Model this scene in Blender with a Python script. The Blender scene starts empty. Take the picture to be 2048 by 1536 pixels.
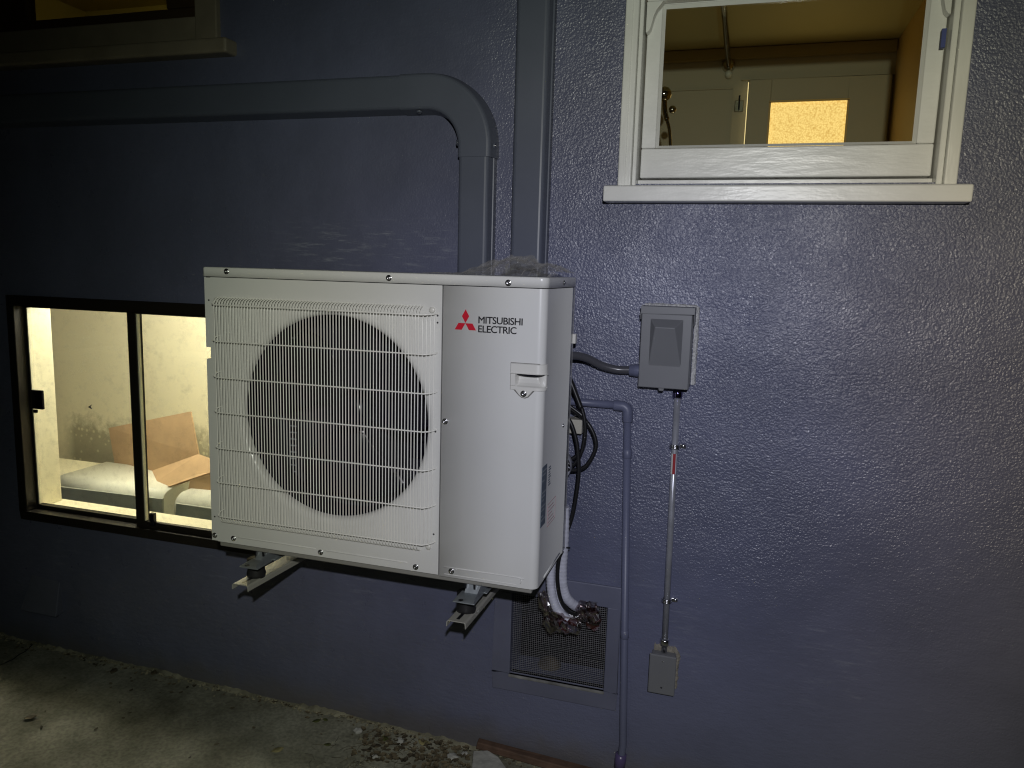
import bpy, bmesh, math, random
from mathutils import Vector, Matrix, noise
random.seed(7)
S = bpy.context.scene
COL = S.collection
PI = math.pi

# ------------------------------------------------------------------ camera
CAM = Vector((1.3893209, -2.15230148, 1.52861121))
R_ = Vector((0.95605803, 0.2917684, 0.02870961))
U_ = Vector((-0.07026804, 0.13297283, 0.98862563))
F_ = Vector((-0.28463212, 0.94720084, -0.14763174))
FP = 1517.53
cd = bpy.data.cameras.new('camera'); cam = bpy.data.objects.new('camera', cd); COL.objects.link(cam)
cd.sensor_width = 36; cd.lens = FP / 2048 * 36; cd.clip_end = 200; cd.clip_start = .02
cam.matrix_world = Matrix(((R_.x, U_.x, -F_.x, CAM.x), (R_.y, U_.y, -F_.y, CAM.y), (R_.z, U_.z, -F_.z, CAM.z), (0, 0, 0, 1)))
S.camera = cam
S.view_settings.view_transform = 'Standard'; S.view_settings.look = 'None'
S.cycles.filter_width = 1.15; S.view_settings.exposure = 0; S.view_settings.gamma = 1

# ------------------------------------------------------------------ night sky
w = bpy.data.worlds.new('World'); S.world = w; w.use_nodes = True
bg = w.node_tree.nodes['Background']; bg.inputs[0].default_value = (.55, .6, .8, 1); bg.inputs[1].default_value = .004

# ------------------------------------------------------------------ hand lamp held above the camera: the only light outside
ld = bpy.data.lights.new('hand_lamp', 'SPOT'); lamp = bpy.data.objects.new('hand_lamp', ld); COL.objects.link(lamp)
LPOS = Vector((1.507, -2.43, 1.82)); LAIM = Vector((1.12, 0, 1.05))
lamp.location = LPOS; lamp.rotation_euler = (LAIM - LPOS).to_track_quat('-Z', 'Y').to_euler()
ld.energy = 118; ld.spot_size = math.radians(150); ld.spot_blend = .3; ld.shadow_soft_size = .014
ld.use_nodes = True
nt = ld.node_tree; em = nt.nodes['Emission']
tc = nt.nodes.new('ShaderNodeTexCoord'); sp = nt.nodes.new('ShaderNodeSeparateXYZ')
ab = nt.nodes.new('ShaderNodeMath'); ab.operation = 'ABSOLUTE'
ac = nt.nodes.new('ShaderNodeMath'); ac.operation = 'ARCCOSINE'
mr = nt.nodes.new('ShaderNodeMath'); mr.operation = 'DIVIDE'; mr.inputs[1].default_value = math.radians(60)
cr = nt.nodes.new('ShaderNodeValToRGB'); cr.color_ramp.interpolation = 'B_SPLINE'
BEAM = [(0, .90, (.95, .97, 1.13)), (10, .92, (.95, .97, 1.11)), (17, .90, (.99, .98, .99)), (24, .78, (1.01, 1.02, .86)), (30, .55, (.96, 1.05, .88)), (36, .24, (.95, 1.08, .86)),
        (42, .07, (.95, 1.06, .78)), (48, .018, (1.0, 1.0, .70)), (60, .002, (1, 1, .7))]
el = cr.color_ramp.elements
while len(el) > 2: el.remove(el[-1])
for i, (a, v, c) in enumerate(BEAM):
    e = el[i] if i < 2 else el.new(a / 60)
    e.position = a / 60; e.color = (c[0] * v, c[1] * v, c[2] * v, 1)
L = nt.links
L.new(tc.outputs['Normal'], sp.inputs[0]); L.new(sp.outputs[2], ab.inputs[0]); L.new(ab.outputs[0], ac.inputs[0])
L.new(ac.outputs[0], mr.inputs[0]); L.new(mr.outputs[0], cr.inputs[0])
# warm tint added to one side of the beam
wr = nt.nodes.new('ShaderNodeMapRange'); wr.interpolation_type = 'SMOOTHSTEP'; wr.inputs[1].default_value = .10; wr.inputs[2].default_value = .46; L.new(sp.outputs[0], wr.inputs[0])
wm = nt.nodes.new('ShaderNodeMix'); wm.data_type = 'RGBA'; wm.blend_type = 'MULTIPLY'; wm.inputs[7].default_value = (1.24, 1.05, .86, 1)
L.new(wr.outputs[0], wm.inputs[0]); L.new(cr.outputs[0], wm.inputs[6]); L.new(wm.outputs[2], em.inputs[0])

# ------------------------------------------------------------------ helpers
def at(px, py, y):            # photograph pixel -> point on the vertical plane at depth y
    d = F_ + R_ * ((px - 1024) / FP) - U_ * ((py - 768) / FP)
    return CAM + d * ((y - CAM.y) / d.y)
def onz(px, py, z):
    d = F_ + R_ * ((px - 1024) / FP) - U_ * ((py - 768) / FP)
    return CAM + d * ((z - CAM.z) / d.z)
def onx(px, py, x):
    d = F_ + R_ * ((px - 1024) / FP) - U_ * ((py - 768) / FP)
    return CAM + d * ((x - CAM.x) / d.x)

ORG = {}
def thing(name, label, cat, loc=(0, 0, 0), group=None, kind=None):
    o = bpy.data.objects.new(name, None); COL.objects.link(o); o.location = loc; o.empty_display_size = .05
    o['label'] = label; o['category'] = cat
    if group: o['group'] = group
    if kind: o['kind'] = kind
    ORG[o] = Vector(loc); return o
class MB:
    def __init__(s): s.v = []; s.f = []; s.sm = []
    def face(s, pts, smooth=False):
        n = len(s.v); s.v += [Vector(p) for p in pts]; s.f.append(list(range(n, n + len(pts)))); s.sm.append(smooth)
    def add(s, vs, fs, smooth=False):
        n = len(s.v); s.v += [Vector(p) for p in vs]; s.f += [[i + n for i in f] for f in fs]; s.sm += [smooth] * len(fs); return s
    def box(s, a, b, top=None):
        x0, y0, z0 = a; x1, y1, z1 = b
        return s.add([(x0, y0, z0), (x1, y0, z0), (x1, y1, z0), (x0, y1, z0), (x0, y0, z1), (x1, y0, z1), (x1, y1, z1), (x0, y1, z1)],
              [(0, 3, 2, 1), (4, 5, 6, 7), (0, 1, 5, 4), (1, 2, 6, 5), (2, 3, 7, 6), (3, 0, 4, 7)])
    def prism_y(s, pts, y0, y1, smooth=False):      # outline in x,z extruded along y
        n = len(pts)
        s.add([(p[0], y0, p[1]) for p in pts], [list(range(n))]); s.add([(p[0], y1, p[1]) for p in pts], [list(range(n))[::-1]])
        s.add([(p[0], y0, p[1]) for p in pts] + [(p[0], y1, p[1]) for p in pts], [(i, (i + 1) % n, n + (i + 1) % n, n + i) for i in range(n)], smooth); return s
    def prism_z(s, pts, z0, z1, bev=0, smooth=False, caps=True):   # outline in x,y
        n = len(pts); cx = sum(p[0] for p in pts) / n; cy = sum(p[1] for p in pts) / n
        rings = [[(p[0], p[1], z0) for p in pts], [(p[0], p[1], z1 - bev) for p in pts]]
        if bev:
            for k in (1, 2, 3):
                a = k / 3 * PI / 2; q = bev * (1 - math.cos(a))
                rings.append([(p[0] - math.copysign(q, p[0] - cx), p[1] - math.copysign(q, p[1] - cy), z1 - bev + bev * math.sin(a)) for p in pts])
        vs = [v for r in rings for v in r]; fs = []
        for k in range(len(rings) - 1):
            fs += [(k * n + i, k * n + (i + 1) % n, (k + 1) * n + (i + 1) % n, (k + 1) * n + i) for i in range(n)]
        s.add(vs, fs, smooth)
        if caps: s.add(rings[0], [list(range(n))[::-1]]); s.add(rings[-1], [list(range(n))])
        return s
    def tube(s, pts, r, n=10, closed_ends=True, rf=None, smooth=True):
        pts = [Vector(p) for p in pts]; m = len(pts); rings = []; up = None
        for i, p in enumerate(pts):
            t = (pts[min(i + 1, m - 1)] - pts[max(i - 1, 0)]).normalized()
            if up is None: up = t.orthogonal().normalized()
            up = (up - t * up.dot(t)).normalized(); b = t.cross(up); rr = rf(i) if rf else (r[i] if isinstance(r, (list, tuple)) else r)
            rings.append([p + (up * math.cos(2 * PI * k / n) + b * math.sin(2 * PI * k / n)) * rr for k in range(n)])
        vs = [v for q in rings for v in q]
        fs = [(i * n + k, i * n + (k + 1) % n, (i + 1) * n + (k + 1) % n, (i + 1) * n + k) for i in range(m - 1) for k in range(n)]
        s.add(vs, fs, smooth)
        if closed_ends: s.add(rings[0], [list(range(n))[::-1]]); s.add(rings[-1], [list(range(n))])
        return s
    def lathe(s, c, axis, prof, n=24, smooth=True, a0=0, a1=2 * PI):   # prof = [(radius, height)] about the axis from c
        c = Vector(c); t = Vector(axis).normalized(); u = t.orthogonal().normalized(); b = t.cross(u); m = len(prof)
        vs = [c + t * h + (u * math.cos(2 * PI * k / n) + b * math.sin(2 * PI * k / n)) * r for r, h in prof for k in range(n)]
        fs = [(i * n + k, i * n + (k + 1) % n, (i + 1) * n + (k + 1) % n, (i + 1) * n + k) for i in range(m - 1) for k in range(n)]
        return s.add(vs, fs, smooth)
    def build(s, name, mat, parent=None, bevel=0, seg=2, disp=None, fixn=True):
        me = bpy.data.meshes.new(name); o = bpy.data.objects.new(name, me); COL.objects.link(o)
        org = Vector((0, 0, 0)); p = parent
        while p is not None: org += p.location; p = p.parent
        me.from_pydata([v - org for v in s.v], [], s.f); me.polygons.foreach_set('use_smooth', s.sm)
        bm = bmesh.new(); bm.from_mesh(me); bmesh.ops.remove_doubles(bm, verts=bm.verts, dist=1e-5)
        if fixn: bmesh.ops.recalc_face_normals(bm, faces=bm.faces)
        bm.to_mesh(me); bm.free()
        me.materials.append(mat)
        if parent: o.parent = parent
        if bevel:
            b = o.modifiers.new('b', 'BEVEL'); b.width = bevel; b.segments = seg; b.limit_method = 'ANGLE'; b.angle_limit = math.radians(40)
        return o
def tag(o, label, cat, group=None, kind=None):
    if label: o['label'] = label
    if cat: o['category'] = cat
    if group: o['group'] = group
    if kind: o['kind'] = kind
    return o
def recenter(o):       # put the origin of a one-mesh thing at its base
    me = o.data; vs = [v.co for v in me.vertices]
    c = Vector(((min(v.x for v in vs) + max(v.x for v in vs)) / 2, (min(v.y for v in vs) + max(v.y for v in vs)) / 2, min(v.z for v in vs)))
    for v in me.vertices: v.co = v.co - c
    o.location = c; return o
def dup(o, dloc, parent=None, deep=True):
    c = o.copy(); COL.objects.link(c); c.location = o.location + Vector(dloc)
    if parent: c.parent = parent
    if deep:
        for ch in [x for x in bpy.data.objects if x.parent == o]:
            d = ch.copy(); COL.objects.link(d); d.parent = c
            for g in [x for x in bpy.data.objects if x.parent == ch]:
                e = g.copy(); COL.objects.link(e); e.parent = d
    return c
def smoothpath(pts, n=8):
    pts = [Vector(p) for p in pts]; P = [pts[0] * 2 - pts[1]] + pts + [pts[-1] * 2 - pts[-2]]; out = []
    for i in range(1, len(P) - 2):
        a, b, c, d = P[i - 1:i + 3]
        for k in range(n):
            t = k / n
            out.append(.5 * ((2 * b) + (c - a) * t + (2 * a - 5 * b + 4 * c - d) * t * t + (3 * b - a - 3 * c + d) * t ** 3))
    return out + [pts[-1]]

# ------------------------------------------------------------------ materials
def mat(name, col, rough=.5, metal=0, bump=None, var=None, spec=.5, coat=0, **kw):
    m = bpy.data.materials.new(name); m.use_nodes = True; t = m.node_tree; b = t.nodes['Principled BSDF']
    b.inputs['Base Color'].default_value = (*col, 1); b.inputs['Roughness'].default_value = rough; b.inputs['Metallic'].default_value = metal
    b.inputs['Specular IOR Level'].default_value = spec; b.inputs['Coat Weight'].default_value = coat
    tc = t.nodes.new('ShaderNodeTexCoord')
    if var:    # (scale, amount, detail)
        n = t.nodes.new('ShaderNodeTexNoise'); n.inputs['Scale'].default_value = var[0]; n.inputs['Detail'].default_value = var[2] if len(var) > 2 else 5
        t.links.new(tc.outputs['Object'], n.inputs['Vector'])
        mx = t.nodes.new('ShaderNodeMix'); mx.data_type = 'RGBA'
        mx.inputs[6].default_value = (*[c * (1 - var[1]) for c in col], 1); mx.inputs[7].default_value = (*[min(1, c * (1 + var[1])) for c in col], 1)
        mp = t.nodes.new('ShaderNodeMapRange'); mp.inputs[1].default_value = .3; mp.inputs[2].default_value = .7
        t.links.new(n.outputs['Fac'], mp.inputs[0]); t.links.new(mp.outputs[0], mx.inputs[0]); t.links.new(mx.outputs[2], b.inputs['Base Color'])
        mp2 = t.nodes.new('ShaderNodeMapRange'); mp2.inputs[3].default_value = max(.02, rough - .06); mp2.inputs[4].default_value = rough + .08
        t.links.new(n.outputs['Fac'], mp2.inputs[0]); t.links.new(mp2.outputs[0], b.inputs['Roughness'])
    prev = None
    for bp in (bump or []):     # (scale, strength, distance, stretch)
        n = t.nodes.new('ShaderNodeTexNoise'); n.inputs['Scale'].default_value = bp[0]; n.inputs['Detail'].default_value = 3
        mpg = t.nodes.new('ShaderNodeMapping'); mpg.inputs['Scale'].default_value = bp[3] if len(bp) > 3 else (1, 1, 1)
        t.links.new(tc.outputs['Object'], mpg.inputs[0]); t.links.new(mpg.outputs[0], n.inputs['Vector'])
        bu = t.nodes.new('ShaderNodeBump'); bu.inputs['Strength'].default_value = bp[1]; bu.inputs['Distance'].default_value = bp[2]
        t.links.new(n.outputs['Fac'], bu.inputs['Height'])
        if prev: t.links.new(prev.outputs[0], bu.inputs['Normal'])
        prev = bu
    if prev: t.links.new(prev.outputs[0], b.inputs['Normal'])
    return m
BLUE = (.119, .128, .200)
def stucco():
    m = bpy.data.materials.new('stucco_paint'); m.use_nodes = True; t = m.node_tree; N = t.nodes; Lk = t.links; b = N['Principled BSDF']
    tc = N.new('ShaderNodeTexCoord'); o = tc.outputs['Object']
    def nz(scale, det=2, rough=.5, dist=0):
        n = N.new('ShaderNodeTexNoise'); n.inputs['Scale'].default_value = scale; n.inputs['Detail'].default_value = det
        n.inputs['Roughness'].default_value = rough; n.inputs['Distortion'].default_value = dist; Lk.new(o, n.inputs['Vector']); return n.outputs['Fac']
    def math_(op, a, c, v=None):
        n = N.new('ShaderNodeMath'); n.operation = op
        for i, q in enumerate((a, c)):
            if isinstance(q, (int, float)): n.inputs[i].default_value = q
            else: Lk.new(q, n.inputs[i])
        return n.outputs[0]
    def rng(a, f0, f1, t0, t1):
        n = N.new('ShaderNodeMapRange'); n.interpolation_type = 'SMOOTHSTEP'; Lk.new(a, n.inputs[0])
        for i, q in enumerate((f0, f1, t0, t1)): n.inputs[i + 1].default_value = q
        return n.outputs[0]
    s = N.new('ShaderNodeSeparateXYZ'); Lk.new(o, s.inputs[0])
    # thick texture on the upper wall, smoother rendered base below
    zed = rng(math_('ADD', s.outputs[2], math_('MULTIPLY', nz(2.3), .45)), .70, 1.2, .40, 1.0)
    patch = rng(nz(3.1, 3), .32, .62, .60, 1.0)
    amp = math_('MULTIPLY', math_('MULTIPLY', zed, patch), rng(math_('ADD', s.outputs[0], math_('MULTIPLY', nz(1.6), .5)), .65, 1.25, .34, 1.0))
    v = N.new('ShaderNodeTexVoronoi'); v.feature = 'SMOOTH_F1'; v.inputs['Scale'].default_value = 170; v.inputs['Smoothness'].default_value = .6
    wn = N.new('ShaderNodeTexNoise'); wn.inputs['Scale'].default_value = 90; Lk.new(o, wn.inputs['Vector'])
    vm = N.new('ShaderNodeVectorMath'); vm.operation = 'MULTIPLY_ADD'; vm.inputs[1].default_value = (.008, .008, .008); Lk.new(wn.outputs['Color'], vm.inputs[0]); Lk.new(o, vm.inputs[2])
    Lk.new(vm.outputs[0], v.inputs['Vector'])
    h = math_('ADD', math_('MULTIPLY', v.outputs['Distance'], -.55), math_('MULTIPLY', nz(150, 2.5, .6, .4), 1.1))
    b1 = N.new('ShaderNodeBump'); b1.inputs['Distance'].default_value = .0050; Lk.new(math_('MULTIPLY', amp, .62), b1.inputs['Strength']); Lk.new(h, b1.inputs['Height'])
    b2 = N.new('ShaderNodeBump'); b2.inputs['Distance'].default_value = .02; b2.inputs['Strength'].default_value = .22; Lk.new(nz(9, 3), b2.inputs['Height']); Lk.new(b1.outputs[0], b2.inputs['Normal'])
    # sparse trowel ridges on the smoother base
    st = N.new('ShaderNodeMapping'); st.inputs['Scale'].default_value = (1, 1, 3.2); st.inputs['Rotation'].default_value = (0, .25, 0); Lk.new(o, st.inputs[0])
    n3 = N.new('ShaderNodeTexNoise'); n3.inputs['Scale'].default_value = 26; n3.inputs['Detail'].default_value = 4; Lk.new(st.outputs[0], n3.inputs['Vector'])
    b3 = N.new('ShaderNodeBump'); b3.inputs['Distance'].default_value = .006; b3.inputs['Strength'].default_value = .25; Lk.new(n3.outputs['Fac'], b3.inputs['Height']); Lk.new(b2.outputs[0], b3.inputs['Normal'])
    Lk.new(b3.outputs[0], b.inputs['Normal'])
    mx = N.new('ShaderNodeMix'); mx.data_type = 'RGBA'; mx.inputs[6].default_value = (BLUE[0] * .9, BLUE[1] * .9, BLUE[2] * .88, 1); mx.inputs[7].default_value = (BLUE[0] * 1.1, BLUE[1] * 1.1, BLUE[2] * 1.1, 1)
    Lk.new(rng(nz(1.7, 5, .6), .35, .65, 0, 1), mx.inputs[0])
    # pale scuffs where ladders and boxes rubbed the paint
    sc = N.new('ShaderNodeMapping'); sc.inputs['Scale'].default_value = (.7, 1, 6); sc.inputs['Rotation'].default_value = (0, .12, 0); Lk.new(o, sc.inputs[0])
    n4 = N.new('ShaderNodeTexNoise'); n4.inputs['Scale'].default_value = 9; n4.inputs['Detail'].default_value = 8; n4.inputs['Roughness'].default_value = .7; Lk.new(sc.outputs[0], n4.inputs['Vector'])
    m2 = N.new('ShaderNodeMix'); m2.data_type = 'RGBA'; m2.inputs[7].default_value = (.3, .31, .36, 1); Lk.new(mx.outputs[2], m2.inputs[6])
    Lk.new(math_('MULTIPLY', rng(n4.outputs['Fac'], .66, .78, 0, .5), rng(s.outputs[2], 1.5, 1.75, 1, 0.3)), m2.inputs[0])
    # wiped and rubbed band just above the unit, fainter rubs below it
    sc2 = N.new('ShaderNodeMapping'); sc2.inputs['Scale'].default_value = (1.2, 1, 9); sc2.inputs['Rotation'].default_value = (0, -.05, 0); Lk.new(o, sc2.inputs[0])
    n5 = N.new('ShaderNodeTexNoise'); n5.inputs['Scale'].default_value = 8; n5.inputs['Detail'].default_value = 9; n5.inputs['Roughness'].default_value = .72; Lk.new(sc2.outputs[0], n5.inputs['Vector'])
    bandm = math_('MULTIPLY', math_('MULTIPLY', rng(s.outputs[2], 1.50, 1.56, 0, 1), rng(s.outputs[2], 1.60, 1.70, 1, 0)), math_('MULTIPLY', rng(s.outputs[0], -.15, .1, 0, 1), rng(s.outputs[0], .5, .62, 1, 0)))
    lowm = math_('MULTIPLY', math_('MULTIPLY', rng(s.outputs[2], .25, .45, 0, .45), rng(s.outputs[2], .55, .72, 1, 0)), rng(nz(2.7), .5, .6, 0, 1))
    m3 = N.new('ShaderNodeMix'); m3.data_type = 'RGBA'; m3.inputs[7].default_value = (.34, .36, .42, 1); Lk.new(m2.outputs[2], m3.inputs[6])
    Lk.new(math_('MULTIPLY', rng(n5.outputs['Fac'], .50, .72, 0, .75), math_('ADD', bandm, lowm)), m3.inputs[0])
    # grime washed down towards the ground
    m4 = N.new('ShaderNodeMix'); m4.data_type = 'RGBA'; m4.inputs[7].default_value = (.12, .11, .10, 1); Lk.new(m3.outputs[2], m4.inputs[6])
    Lk.new(math_('MULTIPLY', rng(math_('ADD', s.outputs[2], math_('MULTIPLY', nz(11, 6, .65), .12)), .06, .19, 1, 0), .7), m4.inputs[0])
    Lk.new(m4.outputs[2], b.inputs['Base Color'])
    Lk.new(rng(nz(14, 4), .3, .7, .27, .38), b.inputs['Roughness']); b.inputs['Specular IOR Level'].default_value = .68
    return m
M = {}
M['stucco'] = stucco()
M['duct'] = mat('painted_duct', (.103, .115, .155), .38, bump=[(300, .08, .0006), (30, .06, .003, (1, 1, .1))], var=(5, .05))
M['pvc'] = mat('painted_pipe', (.120, .130, .200), .42, bump=[(120, .15, .001)], var=(9, .06))
M['patch'] = mat('smooth_render', (.12, .127, .18), .5, bump=[(30, .25, .004), (200, .12, .001)], var=(6, .1))
M['acw'] = mat('ivory_enamel', (.68, .68, .65), .30, bump=[(700, .05, .0002), (5, .05, .004)], var=(4, .03), coat=.15)
M['acw2'] = mat('ivory_plastic', (.66, .65, .60), .32, bump=[(500, .06, .0003)])
M['wire'] = mat('coated_wire', (.84, .83, .78), .3)
M['black'] = mat('black_plastic', (.005, .005, .010), .25, spec=.35)
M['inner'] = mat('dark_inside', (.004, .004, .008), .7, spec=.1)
M['coil'] = mat('coil_fins', (.006, .007, .014), .6, bump=[(900, .4, .001, (0.05, 1, 1))])
M['steel'] = mat('bright_steel', (.62, .62, .63), .22, metal=1, bump=[(300, .1, .0004)])
M['zinc'] = mat('galvanised_steel', (.33, .36, .38), .42, metal=.65, var=(45, .18), bump=[(150, .1, .0005)])
M['emt'] = mat('conduit_steel', (.40, .41, .45), .32, metal=.45, var=(30, .15, 6), bump=[(60, .15, .0006, (1, 1, .15))])
M['arm'] = mat('bracket_enamel', (.36, .355, .32), .35, bump=[(300, .06, .0004)], var=(12, .05))
M['rubber'] = mat('black_rubber', (.014, .014, .015), .5)
M['boxgrey'] = mat('grey_enamel', (.158, .162, .172), .42, bump=[(400, .07, .0004)], var=(8, .04))
M['flex'] = mat('grey_flex', (.07, .07, .08), .27)
M['cable'] = mat('black_cable', (.012, .012, .013), .35)
M['trim'] = mat('gloss_trim_paint', (.74, .745, .72), .30, bump=[(14, .35, .005, (.5, 1, 2)), (60, .22, .002, (.5, 1, 2.2)), (160, .15, .001)], var=(8, .05), spec=.4)
M['trimv'] = mat('gloss_trim_paint_upright', (.74, .745, .71), .32, bump=[(14, .35, .005, (2, 1, .4)), (60, .2, .002, (2.2, 1, .5))], var=(8, .05), spec=.4)
M['caulk'] = mat('bare_caulk', (.55, .55, .54), .7, bump=[(190, 1.0, .007)], var=(150, .35))
M['mortar'] = mat('grey_mortar', (.24, .22, .18), .9, bump=[(120, .9, .005)], var=(60, .3))
M['bronze'] = mat('bronze_aluminium', (.016, .013, .010), .4)
M['brown'] = mat('brown_sash', (.06, .035, .016), .5)
M['dimtrim'] = mat('dim_trim', (.26, .22, .16), .5, bump=[(20, .3, .004, (.3, 1, 2))], var=(10, .12))  # white trim with its dim lighting darkened into the colour
M['red'] = mat('red_print', (.55, .012, .03), .35)
M['ink'] = mat('black_print', (.01, .01, .012), .35)
M['lineset'] = mat('white_insulation', (.55, .56, .64), .5, bump=[(400, .2, .0006)], var=(60, .12))
M['tape'] = mat('dark_red_tape', (.10, .018, .018), .12, coat=.6, bump=[(50, .5, .004)])
M['leaf'] = mat('dry_leaf', (.10, .08, .05), .7, var=(18, .8))
M['gleaf'] = mat('green_leaf', (.09, .10, .03), .6, var=(40, .3))
M['stone'] = mat('pale_stone', (.38, .38, .37), .8, bump=[(60, .5, .004)], var=(30, .2))
M['wood'] = mat('weathered_wood', (.095, .055, .038), .7, bump=[(40, .6, .004, (.2, 3, 3))], var=(25, .3))
M['cream'] = mat('cream_wall', (.78, .72, .52), .7, bump=[(60, .15, .002)], var=(3, .05))
M['sillc'] = mat('cream_sill', (.86, .80, .58), .55, bump=[(40, .3, .002)], var=(12, .06))
M['bath'] = mat('bathroom_paint', (.46, .42, .31), .6, bump=[(60, .1, .002)])
M['bathceil'] = mat('bathroom_ceiling', (.50, .45, .22), .6)
M['tan'] = mat('tan_wall', (.66, .46, .17), .5)
M['olive'] = mat('olive_wall', (.45, .36, .09), .6)
M['card'] = mat('cardboard', (.50, .33, .18), .75, bump=[(100, .2, .001)], var=(14, .08))
M['appl'] = mat('white_appliance', (.72, .72, .62), .35, var=(7, .05))
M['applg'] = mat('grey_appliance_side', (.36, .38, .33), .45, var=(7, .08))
M['blue'] = mat('blue_tape', (.05, .07, .24), .6)
M['sticker'] = mat('slate_sticker', (.10, .13, .16), .4)
M['pink'] = mat('pink_print', (.55, .30, .32), .5)
M['beige'] = mat('beige_plastic', (.45, .43, .36), .4)
M['chrome'] = mat('chrome', (.5, .48, .42), .1, metal=1)
M['purple'] = mat('purple_primer', (.09, .07, .17), .3)
def glass(name, dirt=.0):
    m = bpy.data.materials.new(name); m.use_nodes = True; t = m.node_tree; t.nodes.clear()
    out = t.nodes.new('ShaderNodeOutputMaterial'); tr = t.nodes.new('ShaderNodeBsdfTransparent'); gl = t.nodes.new('ShaderNodeBsdfGlossy')
    gl.inputs['Roughness'].default_value = .02; tr.inputs[0].default_value = (.95, .96, .93, 1)
    fr = t.nodes.new('ShaderNodeFresnel'); fr.inputs[0].default_value = 1.45; mx = t.nodes.new('ShaderNodeMixShader')
    ge = t.nodes.new('ShaderNodeNewGeometry'); sb_ = t.nodes.new('ShaderNodeMath'); sb_.operation = 'SUBTRACT'; sb_.inputs[0].default_value = 1; ml_ = t.nodes.new('ShaderNodeMath'); ml_.operation = 'MULTIPLY'; t.links.new(ge.outputs['Backfacing'], sb_.inputs[1]); t.links.new(sb_.outputs[0], ml_.inputs[1]); t.links.new(fr.outputs[0], ml_.inputs[0])
    t.links.new(ml_.outputs[0], mx.inputs[0]); t.links.new(tr.outputs[0], mx.inputs[1]); t.links.new(gl.outputs[0], mx.inputs[2]); last = mx
    if dirt:
        df = t.nodes.new('ShaderNodeBsdfDiffuse'); df.inputs[0].default_value = (.6, .56, .45, 1); m2 = t.nodes.new('ShaderNodeMixShader')
        tc = t.nodes.new('ShaderNodeTexCoord'); n = t.nodes.new('ShaderNodeTexNoise'); n.inputs['Scale'].default_value = 26; n.inputs['Detail'].default_value = 9; n.inputs['Roughness'].default_value = .75
        r = t.nodes.new('ShaderNodeMapRange'); r.inputs[1].default_value = .5; r.inputs[2].default_value = .75; r.inputs[4].default_value = dirt
        t.links.new(tc.outputs['Object'], n.inputs['Vector']); t.links.new(n.outputs['Fac'], r.inputs[0]); t.links.new(r.outputs[0], m2.inputs[0])
        t.links.new(mx.outputs[0], m2.inputs[1]); t.links.new(df.outputs[0], m2.inputs[2]); last = m2
    t.links.new(last.outputs[0], out.inputs[0]); return m
M['glass'] = glass('window_glass'); M['dirtyglass'] = glass('dusty_window_glass', .12)
def film():
    m = bpy.data.materials.new('clear_film'); m.use_nodes = True; t = m.node_tree; t.nodes.clear()
    out = t.nodes.new('ShaderNodeOutputMaterial'); tr = t.nodes.new('ShaderNodeBsdfTransparent'); gl = t.nodes.new('ShaderNodeBsdfGlossy'); df = t.nodes.new('ShaderNodeBsdfDiffuse')
    gl.inputs['Roughness'].default_value = .10; df.inputs[0].default_value = (.55, .53, .5, 1)
    a = t.nodes.new('ShaderNodeMixShader'); b = t.nodes.new('ShaderNodeMixShader')
    lw = t.nodes.new('ShaderNodeLayerWeight'); lw.inputs[0].default_value = .45
    r = t.nodes.new('ShaderNodeMapRange'); r.inputs[3].default_value = .12; r.inputs[4].default_value = .26
    t.links.new(lw.outputs['Facing'], r.inputs[0]); t.links.new(r.outputs[0], a.inputs[0])
    t.links.new(tr.outputs[0], a.inputs[1]); t.links.new(df.outputs[0], a.inputs[2])
    b.inputs[0].default_value = .13; t.links.new(a.outputs[0], b.inputs[1]); t.links.new(gl.outputs[0], b.inputs[2]); t.links.new(b.outputs[0], out.inputs[0]); return m
M['film'] = film()
def wrapfilm():
    m = bpy.data.materials.new('clear_wrap_film'); m.use_nodes = True; t = m.node_tree; t.nodes.clear()
    out = t.nodes.new('ShaderNodeOutputMaterial'); tr = t.nodes.new('ShaderNodeBsdfTransparent'); gl = t.nodes.new('ShaderNodeBsdfGlossy'); gl.inputs['Roughness'].default_value = .17
    mx = t.nodes.new('ShaderNodeMixShader'); mx.inputs[0].default_value = .42; tr.inputs[0].default_value = (.9, .82, .82, 1)
    t.links.new(tr.outputs[0], mx.inputs[1]); t.links.new(gl.outputs[0], mx.inputs[2]); t.links.new(mx.outputs[0], out.inputs[0]); return m
M['wrap'] = wrapfilm()
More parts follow.
